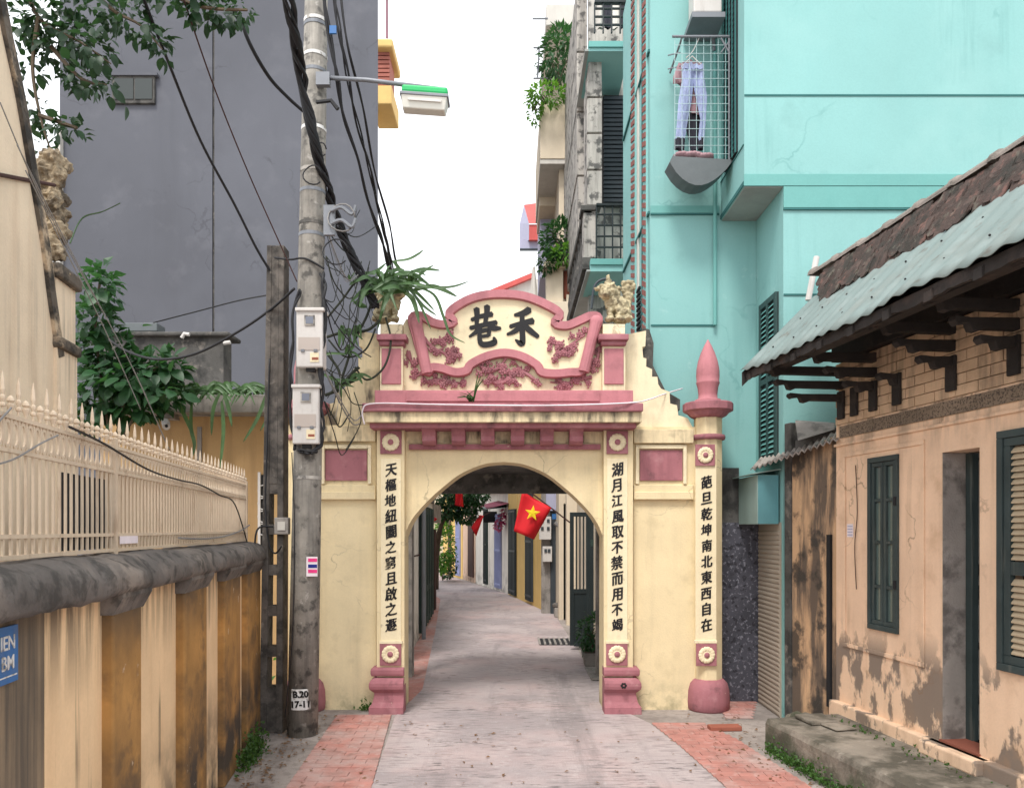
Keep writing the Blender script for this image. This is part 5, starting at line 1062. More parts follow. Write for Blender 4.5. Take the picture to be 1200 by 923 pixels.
M().tube(cr([W(693, 362, 8.9), W(697, 335, 8.9), W(709, 327, 8.9), W(721, 332, 8.9)], 6), .016, 6).build('cable', MT['slate'], label='blue grey conduit arching behind the right stone lion', cat='cable')
# ================================================================ the alley beyond the arch
FL = [GP(639, 716), GP(596, 696), GP(545, 679), GP(516, 671)]
def on(px):
    s = (px-HX)/F
    for a, b in zip(FL, FL[1:]):
        d = b - a; den = d.x - s*d.y
        t = (s*a.y - a.x)/den
        if -.0001 <= t <= 1.0001: return a + d*t
    return FL[-1]
def seg_box(p, q, z0, z1, d0, d1):
    u = (q-p).normalized(); nn = Vector((u.y, -u.x, 0)); nn = nn if nn.dot(Vector((-1, -1, 0))) > 0 else -nn
    A = [p + nn*d1, q + nn*d1, q + nn*d0, p + nn*d0]
    return M().add([(v.x, v.y, z0) for v in A] + [(v.x, v.y, z1) for v in A], [(0, 3, 2, 1), (4, 5, 6, 7), (0, 1, 5, 4), (1, 2, 6, 5), (2, 3, 7, 6), (3, 0, 4, 7)])
def alley_house(label, a, b, mt, H, doors, group=None):
    p, q = on(a), on(b); t = T('alley_house', label, 'house', (p+q)/2, 'houses along the alley')
    seg_box(p, q, 0, H, -3, 0).build('wall', MT[mt], t); seg_box(p, q, H+.002, H+.12, -3, .25).build('roof_slab', MT['conc'], t)
    for x0, x1, m_, z0, z1, kind in doors:
        d = seg_box(on(x0), on(x1), z0, z1, .002, .05).build('door', MT[m_], t)
        if kind:
            n = 5
            for k in range(n):
                s0 = on(x0).lerp(on(x1), (k+.35)/n); s1 = on(x0).lerp(on(x1), (k+.65)/n); seg_box(s0, s1, z0, z1, .051, .07).build('bar', MT['blackm' if kind == 1 else m_], d)
            for zz in (z0+.1, (z0+z1)/2, z1-.1): seg_box(on(x0), on(x1), zz, zz+.06, .052, .065).build('rail', MT['blackm' if kind == 1 else m_], d)
    return t
alley_house('yellow alley house with a dark narrow door behind the big flag', 639, 606.5, 'yelh', 4.2, [(625, 617.5, 'slate', .1, 3.2, 1)])
alley_house('yellow alley house front closed by a black iron gate', 606, 595.5, 'yelh', 4.0, [(605.5, 597.5, 'blackm', .05, 2.6, 1)])
alley_house('white alley house with a lavender door under the maroon awning', 595, 574, 'whh', 3.2, [(588, 581, 'lav', .1, 2.5, 2)])
alley_house('pale alley house with a dark green slatted shutter', 573.5, 557.5, 'whh', 3.6, [(572, 568, 'greenl', .1, 2.8, 1)])
alley_house('peach alley house with a tall brown door', 557, 542.5, 'peh', 3.8, [(555.5, 549.5, 'brown', .2, 3.4, 0)])
alley_house('yellow alley house at the bend with a pale blue door', 542, 519, 'yelh', 4.2, [(540, 535, 'lav', .1, 3.2, 2), (529, 526, 'brown', .0, 3.6, 0)])
t = T('maroon_awning', 'maroon corrugated awning above the lavender door', 'awning', W(580, 600, 24.5)); 
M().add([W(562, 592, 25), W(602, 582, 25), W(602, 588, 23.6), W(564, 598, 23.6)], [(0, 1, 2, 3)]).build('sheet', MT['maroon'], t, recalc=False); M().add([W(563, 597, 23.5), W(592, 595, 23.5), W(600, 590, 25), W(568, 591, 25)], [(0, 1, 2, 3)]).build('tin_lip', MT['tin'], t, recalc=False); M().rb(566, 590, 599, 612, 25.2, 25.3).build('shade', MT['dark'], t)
# right side of the alley, near
yd = T('yard_wall', 'pale wall behind the black steel gate on the right of the alley', 'wall', (1.6, 16, 0)); M().box(1.35, 1.6, 11.1, 18.0, 0, 3.4).build('face', MT['creamf'], yd); M().rb(660.5, 665, 590, 0, 17.0, 17.2, z0=0).build('white_post', MT['whh'], yd)
sd2 = T('slate_shop_front', 'dark slate-grey side panel beside the alley meter boxes', 'wall', (1.1, 18.4, 0)); M().rb(645.5, 661, 598, 0, 18.2, 18.9, z0=0).build('panel', MT['slate'], sd2); M().rb(640, 668, 575, 598, 18.1, 19.2).build('lintel', MT['lilac'], sd2)
po = T('alley_post', 'short concrete post carrying meter boxes in the alley', 'post', W(639, 712, 18)*Vector((1, 1, 0))); M().rb(634.5, 645, 560, 0, 18.25, 18.45, z0=0).build('shaft', MT['conc'], po)
for x0, x1, y0, y1, l in ((632, 646, 605, 632, 'pale twin meter box above the flag pole in the alley'), (636, 647, 640, 658, 'lower pale meter box on the alley post')):
    t = T('meter_box', l, 'meter box', W((x0+x1)/2, y1, 18.1), 'meter boxes in the alley'); M().rb(x0, x1, y0, y1, 18.05, 18.24).build('case', MT['white'], t, bev=.01)
    for y in (y0+5, y0+14): 
        if y < y1-4:
            for x in (x0+3.5, x1-3.5): M().rb(x-1.5, x+1.5, y-2, y+2, 18.03, 18.049).build('pane', MT['slate'], t)
M().rb(647, 657, 602, 608, 18.0, 18.05).build('blue_plate', MT['blue'], label='small blue number plate on the dark alley panel', cat='sign')
t = T('stone_step', 'small stone block with rubble at the foot of the alley wall', 'step', GP(657, 722)); M().rb(650, 664, 712, 0, 17.4, 17.8, z0=0).build('block', MT['conc'], t, bev=.02); M().sph(W(656, 710, 17.6), (.16, .12, .1), 8, 5).build('rubble', MT['concd'], t); M().sph(W(652, 709, 17.5), (.1, .1, .07), 8, 5).build('rubble', MT['cope'], t)
M().tube(cr([W(650, 612, 17.5), W(656, 616, 17.5), W(664, 616, 17.5), W(670, 610, 17.5)], 5), .05, 6).build('cable', MT['greyc'], label='coiled cable knot above the white alley post', cat='cable')
bgt = T('steel_gate', 'open black steel gate leaf on the right of the alley', 'gate', (1.1, 12.8, 0))
YS = 12.7
for q in ((668, 672.5, 600, None), (687, 691, 600, None)): M().rb(q[0], q[1], q[2], 0, YS, YS+.06, z0=.08).build('stile', MT['blackm'], bgt)
for q in (600, 690, 752): M().rb(672.6, 686.9, q, q+5, YS+.005, YS+.055).build('rail', MT['blackm'], bgt)
for k in range(3): x = 675.5 + k*4.2; M().rb(x-.8, x+.8, 605, 690, YS+.015, YS+.045).build('bar', MT['blackm'], bgt)
M().rb(672.6, 686.9, 695, 752, YS+.02, YS+.04).build('kick_plate', MT['blackm'], bgt); M().rb(691.1, 745, 600, 0, YS+.0, YS+.04, z0=.05).build('solid_leaf', MT['blackm'], bgt); M().rb(692, 705, 632, 640, YS-.01, YS-.001).build('name_plate', MT['greenl'], bgt)
rd = random.Random(12)
def bush(c, rx, ry, rz_, n, L, wd, seed, mt, name, par, flat=.3):
    r = random.Random(seed); m = M()
    for i in range(n):
        while True:
            v = Vector((r.uniform(-1, 1), r.uniform(-1, 1), r.uniform(-1, 1)))
            if v.length < 1: break
        v = v.normalized() * (v.length**.45); k = 1 + .3*mnoise.noise(v*2.2 + Vector((seed, 0, 0)))
        p = Vector((c.x + v.x*rx*k, c.y + v.y*ry*k, c.z + v.z*rz_*k))
        d = (v + Vector((r.uniform(-.8, .8), r.uniform(-.8, .8), r.uniform(-.9, .5)))).normalized()
        s = r.uniform(.7, 1.3); m.leaf(p, d, Vector((r.uniform(-.5, .5), r.uniform(-.5, .5), 1)), L*s, wd*s)
    return m.build(name, MT[mt], par, recalc=False)
def plant(name, label, base, c, rx, ry, rz_, n, L, wd, seed, mt, cat='shrub', group=None, tr=.02):
    t = T(name, label, cat, base, group)
    for k in range(4):
        e = c + Vector((rd.uniform(-rx, rx)*.5, rd.uniform(-ry, ry)*.5, rd.uniform(-.2, .5)*rz_)); b = Vector(base); m_ = b.lerp(e, .5) + Vector((rd.uniform(-.1, .1), 0, 0))
        M().tube(cr([b, m_, e], 4), [tr*(1-.08*i) for i in range(9)], 5).build('stem', MT['bark'], t)
    bush(c, rx, ry, rz_, n, L, wd, seed, mt, 'foliage', t); return t
pb = GP(696, 779); pot = T('trough_pot', 'grey concrete trough holding the shrub by the steel gate', 'pot', pb); m = M(); M().add([(pb.x-.14, pb.y-.14, 0), (pb.x+.22, pb.y-.14, 0), (pb.x+.22, pb.y+.14, 0), (pb.x-.14, pb.y+.14, 0), (pb.x-.18, pb.y-.18, .2), (pb.x+.26, pb.y-.18, .2), (pb.x+.26, pb.y+.18, .2), (pb.x-.18, pb.y+.18, .2)], [(0, 1, 2, 3), (4, 5, 6, 7), (0, 1, 5, 4), (1, 2, 6, 5), (2, 3, 7, 6), (3, 0, 4, 7)]).build('trough', MT['conc'], pot, bev=.01); M().box(pb.x-.15, pb.x+.23, pb.y-.15, pb.y+.15, .2, .21).build('soil', MT['bark'], pot)
plant('potted_shrub', 'dark leafy shrub growing in the trough by the steel gate', pb + Vector((.03, 0, .2)), pb + Vector((.02, 0, .47)), .27, .22, .28, 420, .09, .05, 3, 'leafd')
# left side of the alley
lwl = T('alley_wall', 'dirty pale wall along the left of the alley', 'wall', (-1.8, 14, 0))
M().prism([(-1.60, 11.4), (-1.86, 18.0), (-2.1, 18.0), (-1.85, 11.4)], 0, 2.6, 'z').build('face', MT['whh'], lwl); M().prism([(-1.55, 11.35), (-1.82, 18.05), (-2.15, 18.05), (-1.9, 11.35)], 2.601, 2.75, 'z').build('coping', MT['concd'], lwl)
ig = T('green_iron_door', 'dark green iron door standing in the left alley wall', 'door', (-1.75, 15.6, 0))
def avg(px): s = (px-HX)/F; Y = (-1.60+.0394*11.4)/(s+.0394); return Y
ya, yb = avg(491), avg(504.5); fx = lambda y: -1.60 - .0394*(y-11.4)
for k in range(7):
    y = ya + (yb-ya)*k/6; M().box(fx(y)+.01, fx(y)+.07, y-.05, y+.05, .1, 2.45).build('stile', MT['greenl'], ig)
for z in (.12, .75, 2.3): M().prism([(fx(ya)+.005, ya), (fx(yb)+.005, yb), (fx(yb)+.05, yb), (fx(ya)+.05, ya)], z, z+.12, 'z').build('rail', MT['greenl'], ig)
M().prism([(fx(ya)+.002, ya), (fx(yb)+.002, yb), (fx(yb)+.02, yb), (fx(ya)+.02, ya)], .1, 2.4, 'z').build('sheet', MT['greenl'], ig)
M().tube([(fx(ya)+.1, ya-.1, 0), (fx(ya)+.1, ya-.1, 2.65), (fx(ya)+.3, ya-.1, 2.7)], .04, 8).build('pipe', MT['galv'], label='grey standpipe beside the green iron door in the alley', cat='pipe'); M().tube([W(482, 652, 13), W(492, 650, 13.2)], .015, 5).build('iron_hook', MT['brown'], label='rusty iron hook on the left alley wall', cat='hook')
M().rb(505, 509.5, 620, 0, 19.0, 19.4, z0=0).build('alley_pillar', MT['brown'], label='dark brown door post at the end of the left alley wall', cat='post')
M().rb(478, 508, 590, 612, 18.1, 20).build('tin_canopy', MT['conc'], label='dark concrete canopy above the left alley wall', cat='canopy')
cb = T('far_wall', 'cream wall behind the bright shrub at the alley bend', 'wall', W(500, 670, 37)*Vector((1, 1, 0))); M().rb(440, 522, 560, 0, 37, 37.4, z0=0).build('face', MT['creamf'], cb)
plant('bright_shrub', 'bright yellow green shrub at the left of the alley bend', GP(519, 680), W(519, 640, 29), .42, .5, .95, 700, .16, .10, 5, 'leafb'); plant('bright_shrub', 'small dark shrub at the foot of the alley bend wall', GP(527, 679), W(526, 662, 29.5), .3, .4, .5, 260, .14, .08, 8, 'leafd')
tr_ = T('alley_tree', 'dense green tree overhanging the alley behind the arch', 'tree', GP(512, 690)); M().tube(cr([GP(511, 690), W(512, 640, 24), W(520, 608, 23.5), W(535, 590, 23.5)], 5), [.09]*8+[.07]*8, 7).build('trunk', MT['bark'], tr_)
for i, (x, y, r_) in enumerate(((517, 583, .42), (532, 590, .5), (548, 588, .48), (558, 580, .4), (540, 575, .6), (524, 598, .38), (545, 603, .35))): bush(W(x, y, 23.5), r_, r_, r_*.72, 330, .13, .08, 20+i, 'leafd', 'crown', tr_)
bg_ = T('bougainvillea', 'pink bougainvillea hanging by the lavender door', 'shrub', W(585, 618, 24)); M().tube([W(583, 622, 24), W(588, 602, 24)], .02, 5).build('stem', MT['bark'], bg_)
for i, (x, y) in enumerate(((584, 616), (588, 608), (592, 600))): bush(W(x, y, 24), .13, .13, .15, 80, .08, .07, 40+i, 'bloom', 'blossom', bg_)
# flags
def flagobj(label, c, Y, mt='flag', star=None, pole=None, wav=.06):
    t = T('flag', label, 'flag', W(c[0][0], c[0][1], Y), 'red flags along the alley')
    K = 10; m = M(); vs = []
    A, B, C, D = [W(x, y, Y) for x, y in c]
    for i in range(K+1):
        for j in range(K+1):
            u, v = i/K, j/K; p = A.lerp(B, u).lerp(D.lerp(C, u), v); p.y += wav*math.sin(u*5 + v*2.3)*(.3+u); vs.append(p)
    m.add(vs, [(i*(K+1)+j, i*(K+1)+j+1, (i+1)*(K+1)+j+1, (i+1)*(K+1)+j) for i in range(K) for j in range(K)])
    o = m.build('cloth', MT[mt], t, True, recalc=False); md = o.modifiers.new('s', 'SOLIDIFY'); md.thickness = .004; md.offset = 0
    if star:
        cc, r_ = star; n_ = Vector((cc[0], cc[1], 0)); P = []
        for k in range(10):
            a = R(-90 + 36*k + 8); rr = r_ if k % 2 == 0 else r_*.4; P.append((cc[0] + rr*math.cos(a), cc[1] + rr*math.sin(a)))
        ms = M(); ctr = W(cc[0], cc[1], Y-.13); pts_ = [W(x, y, Y-.12) for x, y in P]
        ms.add([ctr] + pts_, [(0, 1+k, 1+(k+1) % 10) for k in range(10)]); so_ = ms.build('star', MT['star'], t, recalc=False)
    if pole: M().tube([W(x, y, Y) for x, y in pole], .013, 6).build('staff', MT['brown'], t)
flagobj('large red flag with a yellow star hung inside the arch', ((612, 575), (646, 595), (626, 632), (602, 622)), 13.5, star=((624, 601), 9.5), pole=((640, 560), (670, 640)) and ((608, 566), (668, 612)))
flagobj('red flag tip hanging from the tree behind the arch', ((534, 574), (542, 574), (543, 594), (533, 592)), 20, pole=((530, 571), (545, 573)))
flagobj('small red flag at the left edge of the arch view', ((504, 602), (513, 608), (506, 613), (503, 613)), 18.3, pole=((500, 596), (505, 616)))
flagobj('drooping red flag beside the alley tree', ((562, 603), (567, 604), (558, 628), (552, 618)), 21.5, pole=((552, 610), (575, 600)))
# drain grates
def grate(label, px, py, w_, d_, rot=0):
    p = GP(px, py); t = T('drain_grate', label, 'drain', p, 'drain grates in the alley'); xf = Matrix.Translation(p) @ Matrix.Rotation(rot, 4, 'Z')
    M().box(-w_/2, w_/2, -d_/2, d_/2, .0045, .012).build('pit', MT['dark'], t, xf=xf)
    for k in range(7): x = -w_/2 + w_*k/6; M().box(x-.018, x+.018, -d_/2, d_/2, .0125, .03).build('bar', MT['conc'], t, xf=xf)
grate('square drain grate set in the middle of the alley', 650, 752, .55, .8); grate('drain grate at the right jamb of the gate', 701, 790, .25, .9)
# ================================================================ plants around the gate and on the left
lf = []
for k in range(5):
    r = random.Random(k); m = M(); L, wd = 1.0, .62
    n = 6; vs = []
    for i in range(n+1):
        t = i/n; w_ = wd*.5*math.sin(math.pi*min(1, t**.85))**.75 if 0 < t < 1 else 0.0
        zc = -.25*t*t + .02*math.sin(k+t*4); vs += [(-w_, t*L, zc + .22*w_), (0, t*L, zc), (w_, t*L, zc + .22*w_ + .02*math.sin(k*2+t*7))]
    m.add(vs, [(i*3+j, i*3+j+1, (i+1)*3+j+1, (i+1)*3+j) for i in range(n) for j in range(2)]); lf.append(m)
def leafset(mt): return [sharemesh(m, 'leaf', MT[mt], True, recalc=False) for m in lf]
def orient(d, up):
    d = d.normalized(); x = d.cross(up); x = x.normalized() if x.length > 1e-4 else d.orthogonal().normalized(); z = x.cross(d)
    m = Matrix.Identity(4); m.col[0] = (*x, 0); m.col[1] = (*d, 0); m.col[2] = (*z, 0); return m
def cluster(par, meshes, c, rad, n, L, r, stems=True, down=.2, narrow=1.0):
    for i in range(n):
        v = Vector((r.gauss(0, .5), r.gauss(0, .5), r.gauss(0, .5))); p = c + Vector((v.x*rad[0], v.y*rad[1], v.z*rad[2]))
        d = (v + Vector((r.uniform(-.6, .6), r.uniform(-.9, .2), r.uniform(-.7, .4) - down))).normalized()
        s = L*r.uniform(.65, 1.2)
        inst('leaf', r.choice(meshes), par, Matrix.Translation(p) @ orient(d, Vector((r.uniform(-.4, .4), r.uniform(-1.0, 0), r.uniform(.3, 1)))) @ Matrix.Diagonal((s*narrow, s, s, 1)))
r = random.Random(21); FG = leafset('leafd')
fs_ = T('fig_shrub', 'leafy dark green shrub growing beside the parapet behind the fence', 'shrub', W(140, 520, 8.6))
for (x, y, rx, rz_, n) in ((118, 335, .12, .22, 26), (112, 375, .16, .2, 26), (125, 410, .22, .2, 32), (150, 440, .35, .2, 48), (120, 455, .25, .25, 34), (185, 430, .25, .15, 28), (190, 460, .22, .14, 24), (150, 475, .35, .14, 34), (108, 480, .15, .2, 18)):
    bush(W(x, y, 8.75), rx*1.25, .2, rz_*1.2, n*4, .14, .085, n, 'leafd', 'foliage', fs_)
    cluster(fs_, FG, W(x, y, 8.5 + r.uniform(-.2, .2)), (rx, .2, rz_), int(n*.9), .18, r)
for P in (((130, 520), (118, 440), (112, 380), (118, 325)), ((135, 520), (150, 460), (185, 430)), ((140, 520), (170, 470), (200, 460))): M().tube(cr([W(x, y, 8.6) for x, y in P], 5), .015, 5).build('stem', MT['bark'], fs_)
M().tube(cr([W(82, 285, 6.0), W(96, 256, 6.2), W(120, 248, 6.2), W(141, 238, 6.2)], 6), [.006]*12+[.004]*7, 5).build('tendril', MT['leafs'], label='single green tendril curling out from the rock ornament', cat='plant')
TL = leafset('leaft')
ob = T('overhanging_tree', 'dark leafy tree branches hanging into the top left corner', 'tree', W(60, -60, 5.6))
for (x, y, rx, rz_, n) in ((35, 25, .10, .12, 16), (60, 15, .2, .12, 24), (90, 45, .18, .12, 30), (65, 55, .14, .1, 18), (110, 60, .12, .1, 18), (95, 92, .14, .08, 20), (122, 98, .08, .06, 8), (35, 75, .05, .12, 8), (44, 130, .07, .10, 9), (60, 150, .07, .05, 8), (52, 175, .04, .06, 3), (85, 150, .06, .04, 7), (150, 25, .2, .08, 20), (180, 45, .10, .05, 10), (188, 58, .05, .03, 4), (235, 12, .14, .07, 16), (265, 15, .12, .07, 16), (285, 8, .06, .05, 6), (205, -10, .3, .08, 20), (120, -5, .4, .1, 30)):
    bush(W(x, y, 5.7), rx*1.0, .15, rz_*1.0, int(n*3.2), .07, .045, n, 'leaft', 'foliage', ob)
    cluster(ob, TL, W(x, y, 5.6 + r.uniform(-.25, .25)), (rx, .15, rz_), int(n*1.15), .092, r, down=.35)
for P in (((20, -50), (45, 20), (95, 50), (130, 75)), ((45, 20), (38, 80), (48, 140), (60, 178)), ((80, -40), (130, 10), (165, 30), (190, 58)), ((150, -40), (225, 5), (290, 12)), ((60, 55), (95, 92), (125, 100)), ((46, 135), (90, 150))): M().tube(cr([W(x, y, 5.6) for x, y in P], 5), [.018 - .0009*i for i in range(len(cr([(0, 0, 0)]*len(P), 5)))], 5).build('branch', MT['bark'], ob)
# strap-leaved plant over the left lion
def strap(par, P, wd, mt='leafs', name='leaf'):
    pts = cr(P, 6); n = len(pts); m = M(); vs = []
    for i, p in enumerate(pts):
        t = (pts[min(i+1, n-1)] - pts[max(i-1, 0)]).normalized(); s = t.cross(Vector((0, -1, .25))).normalized(); w_ = wd*math.sin(math.pi*(.12 + .88*i/(n-1)))**.7 * (1 if i < n-1 else 0) + .0015
        vs += [p - s*w_ + Vector((0, -.006, 0)), p, p + s*w_ + Vector((0, -.006, 0))]
    m.add(vs, [(i*3+j, i*3+j+1, (i+1)*3+j+1, (i+1)*3+j) for i in range(n-1) for j in range(2)]); return m.build(name, MT[mt], par, True, recalc=False)
ep_ = T('strap_plant', 'strap-leaved climbing plant tangled over the left lion', 'plant', W(455, 345, 8.25))
cc = (458, 333); r = random.Random(33)
for k in range(46):
    a = r.uniform(-.15, math.pi+.15) if r.random() < .7 else r.uniform(0, 6.28); L = r.uniform(22, 60)
    x0, y0 = cc[0] + r.uniform(-24, 24), cc[1] + r.uniform(-8, 10); x2, y2 = x0 + math.cos(a)*L, y0 - math.sin(a)*L*.55 + r.uniform(0, 22)
    xm_, ym_ = (x0+x2)/2 + r.uniform(-4, 4), (y0+y2)/2 - r.uniform(4, 12); d = r.uniform(-.3, .15)
    strap(ep_, [W(x0, y0, 8.25), W(xm_, ym_, 8.25+d*.6), W(x2, y2, 8.25+d)], r.uniform(.014, .028))
for P in (((470, 335), (505, 337), (530, 336), (549, 330)), ((462, 306), (478, 304), (490, 298), (496, 293)), ((480, 334), (508, 345), (520, 372), (528, 392), (545, 402)), ((480, 338), (496, 358), (512, 370)), ((478, 338), (490, 352), (505, 386)), ((484, 330), (497, 318), (508, 311)), ((484, 331), (494, 320), (497, 313))): strap(ep_, [W(x, y, 8.15) for x, y in P], .014)
for P, w_ in ((((438, 345), (430, 370), (415, 400), (405, 430), (395, 460)), .014), (((452, 372), (458, 400), (450, 430), (430, 445), (416, 430)), .012), (((383, 395), (400, 390), (430, 387), (445, 375)), .016), (((380, 410), (395, 430), (403, 447), (420, 440)), .014), (((381, 463), (398, 455), (410, 440), (421, 430)), .018), (((384, 372), (402, 350), (418, 330), (440, 325)), .012), (((385, 398), (405, 418), (428, 410), (440, 385)), .010), (((388, 440), (400, 450), (415, 446)), .016)):
    M().tube(cr([W(x, y, 8.3) for x, y in P], 6), w_, 6).build('stem', MT['stem'], ep_)
r = random.Random(9)
for k in range(26):
    x0, y0 = r.choice(((400, 392), (420, 388), (410, 330), (425, 320), (395, 455), (410, 445), (405, 415), (430, 360))); a = r.uniform(0, 6.28); L = r.uniform(14, 38)
    strap(ep_, [W(x0, y0, 8.28), W(x0 + math.cos(a)*L*.5, y0 - abs(math.sin(a))*L*.3, 8.25), W(x0 + math.cos(a)*L, y0 + r.uniform(-12, 18), 8.25)], r.uniform(.012, .022))
# hanging plants on the ochre house ledge
hp = T('ledge_plant', 'trailing strap-leaved plants along the concrete ledge', 'plant', W(240, 462, 9.2)); r = random.Random(14)
for k in range(60):
    x0 = r.choice((205, 215, 225, 240, 255, 262, 280, 292, 300, 310, 318)) + r.uniform(-5, 5); y0 = 462; L = r.uniform(14, 34); s = r.choice((-1, 1))
    strap(hp, [W(x0, y0, 9.15), W(x0+s*L*.5, y0 - r.uniform(2, 14), 9.1), W(x0+s*L, y0 + r.uniform(-10, 14), 9.05)], r.uniform(.012, .026))
for P in (((258, 460), (250, 480), (248, 510)), ((262, 460), (268, 478), (272, 500)), ((205, 465), (218, 490), (226, 510)), ((312, 462), (302, 490), (285, 518)), ((316, 465), (318, 480), (305, 505)), ((225, 470), (224, 500), (228, 520), (226, 535)), ((260, 470), (262, 505), (258, 550))): strap(hp, [W(x, y, 9.05) for x, y in P], .022)
# balcony plants further back
plant('balcony_plant', 'trailing green plants filling the top balcony of the pale house', W(655, 100, 17), W(656, 68, 17), .40, .5, .62, 620, .16, .07, 51, 'leafd', 'plant'); plant('balcony_plant', 'light green trailing plant spilling over the pale balcony front', W(640, 122, 16.6), W(642, 112, 16.5), .42, .3, .2, 260, .14, .06, 52, 'leafb', 'plant')
plant('balcony_plant', 'thin creeper dangling at the left of the pale balcony', W(630, 120, 16.8), W(627, 130, 16.6), .14, .2, .32, 90, .10, .06, 53, 'leafb', 'plant')
plant('potted_tree', 'dark green potted tree behind the right of the gate crown', W(655, 312, 16.2), W(656, 283, 16.2), .36, .4, .42, 620, .14, .07, 54, 'leafd', 'shrub'); plant('potted_tree', 'lighter green shrub above the cream pier behind the gate', W(660, 312, 15.9), W(660, 300, 15.9), .26, .3, .18, 240, .12, .06, 55, 'leafb', 'shrub'); plant('potted_tree', 'small dark shrub hanging over the cream pier cap', W(637, 316, 15.9), W(640, 308, 15.9), .17, .2, .2, 170, .11, .06, 56, 'leafd', 'shrub')
# ================================================================ cables
def cable(label, P, r_=.014, mt='black', k=8, n=6): return M().tube(cr([W(*p) for p in P], k), r_, n).build('cable', MT[mt], None, True, label=label, cat='cable')
def bundle(name, label, P, ns, r_, spread, seed):
    rr = random.Random(seed); t = T(name, label, 'cable', W(*P[0]), 'black cable bundles on the pole')
    pts = cr([W(*p) for p in P], 10); L = len(pts)
    for k in range(ns):
        ph = rr.uniform(0, 6.28); f = rr.uniform(.25, .5)
        M().tube([p + Vector((math.cos(ph + i*f)*spread, -abs(math.sin(ph + i*f))*spread, math.sin(ph+i*f)*spread*.6)) for i, p in enumerate(pts)], r_*rr.uniform(.7, 1.2), 6).build('strand', MT['black'], t, True)
    return t
bundle('cable_bundle', 'thick black cable bundle crossing the round pole and sagging to the gate', [(335, -20, 6.2), (345, 40, 6.6), (356, 100, 7.0), (368, 165, 7.2), (385, 225, 7.6), (403, 280, 8.0), (425, 325, 8.2), (440, 360, 8.3)], 12, .018, .038, 1)
bundle('cable_bundle', 'pair of twisted black cables dropping steeply right of the pole', [(378, -10, 7.3), (392, 75, 7.4), (405, 140, 7.6), (425, 210, 8.0), (445, 275, 8.6), (458, 320, 9.2)], 3, .014, .014, 2)
bundle('cable_bundle', 'twisted black cable passing in front of the lamp arm', [(391, -10, 7.3), (402, 60, 7.4), (418, 140, 7.8), (436, 210, 8.6), (452, 280, 9.6), (462, 325, 10.4)], 3, .013, .014, 3)
bundle('cable_bundle', 'rightmost twisted black cable running down past the lamp arm', [(399, -10, 7.3), (410, 60, 7.4), (425, 130, 8.0), (440, 200, 9.0), (455, 260, 10), (467, 315, 11), (490, 345, 13)], 2, .012, .012, 4)
bundle('cable_bundle', 'cluster of cables hanging beside both meter boxes', [(377, 320, 7.4), (381, 350, 7.36), (378, 400, 7.36), (376, 440, 7.36), (378, 480, 7.38), (375, 520, 7.38), (366, 530, 7.34), (352, 528, 7.34)], 4, .012, .02, 5)
bundle('cable_bundle', 'thin cables down the left side of the meter boxes', [(352, 340, 7.36), (344, 370, 7.36), (342, 410, 7.36), (341, 450, 7.36), (342, 500, 7.36), (346, 528, 7.36)], 2, .012, .012, 6)
cable('thin black cable running from the top left down to the slotted pole', [(165, -10, 5.5), (200, 80, 6), (235, 165, 6.6), (275, 240, 7.1), (300, 290, 7.4), (318, 320, 7.55)], .012)
cable('thin brown wire slanting from the top left to the round pole', [(212, -10, 5.5), (250, 100, 6.2), (290, 200, 6.9), (330, 290, 7.3), (348, 330, 7.38)], .006, 'brown')
cable('thick twisted black cable sagging to the pole from the top', [(280, 15, 6.5), (292, 50, 6.6), (315, 90, 6.9), (338, 115, 7.2), (356, 131, 7.34)], .017)
cable('black cable sagging from the shrub to the slotted pole', [(128, 398, 8.2), (150, 412, 8.1), (185, 421, 7.9), (230, 414, 7.8), (280, 388, 7.65), (318, 362, 7.52), (345, 338, 7.37)], .014)
cable('faint black wire running level to the slotted pole top', [(180, 378, 9), (230, 365, 8.6), (280, 352, 8.1), (318, 345, 7.55)], .008)
cable('short black cable linking the two poles near the top', [(322, 302, 7.5), (340, 304, 7.4), (358, 303, 7.36), (380, 315, 7.4)], .01)
cable('black cable hanging down the slotted pole to the fence', [(316, 420, 7.5), (313, 520, 7.5), (311, 590, 7.5), (315, 635, 7.5), (322, 648, 7.5), (330, 640, 7.46)], .009)
cable('black cable from the fence end to the slotted pole', [(298, 650, 7.4), (300, 625, 7.42), (306, 617, 7.45), (320, 617, 7.46)], .009)
cable('dark earth wire fixed down the round pole', [(342, 530, 7.37), (345, 620, 7.37), (343, 740, 7.36), (338, 800, 7.36), (334, 840, 7.4)], .005)
for i, (P, l) in enumerate(((((0, 120), (45, 225), (95, 320), (150, 420), (200, 530)), 'upper of the thin pale wires slanting across the cream house'), (((20, 170), (60, 250), (110, 345), (160, 440), (195, 520)), 'middle of the thin pale wires slanting across the cream house'), (((30, 200), (70, 280), (120, 380), (165, 480)), 'lowest of the thin pale wires slanting across the cream house'))): cable(l, [(x, y, 4.0 + 2.2*j/4) for j, (x, y) in enumerate(P)], .0035, 'greyc', 6, 5)
for (x, y, s, l) in ((366, 205, .09, 'wire loop hanging on the pole below the lamp arm'), (375, 175, .06, 'small wire loop beside the cable bundle'), (400, 255, .13, 'grey ring of spare cable by the pole bands'), (393, 295, .12, 'black spare cable loop under the pole bands')):
    c = W(x, y, 7.3); M().tube([c + Vector((math.cos(a*.4)*s, -.02*math.sin(a*.8), math.sin(a*.4)*s)) for a in range(15)], .007, 5).build('cable_loop', MT['greyc' if 'grey' in l else 'black'], None, True, label=l, cat='cable')
rr = random.Random(91); ct = T('cable_tangle', 'loose tangle of thin wires and creepers between the pole and the left lion', 'cable', W(400, 400, 8.0))
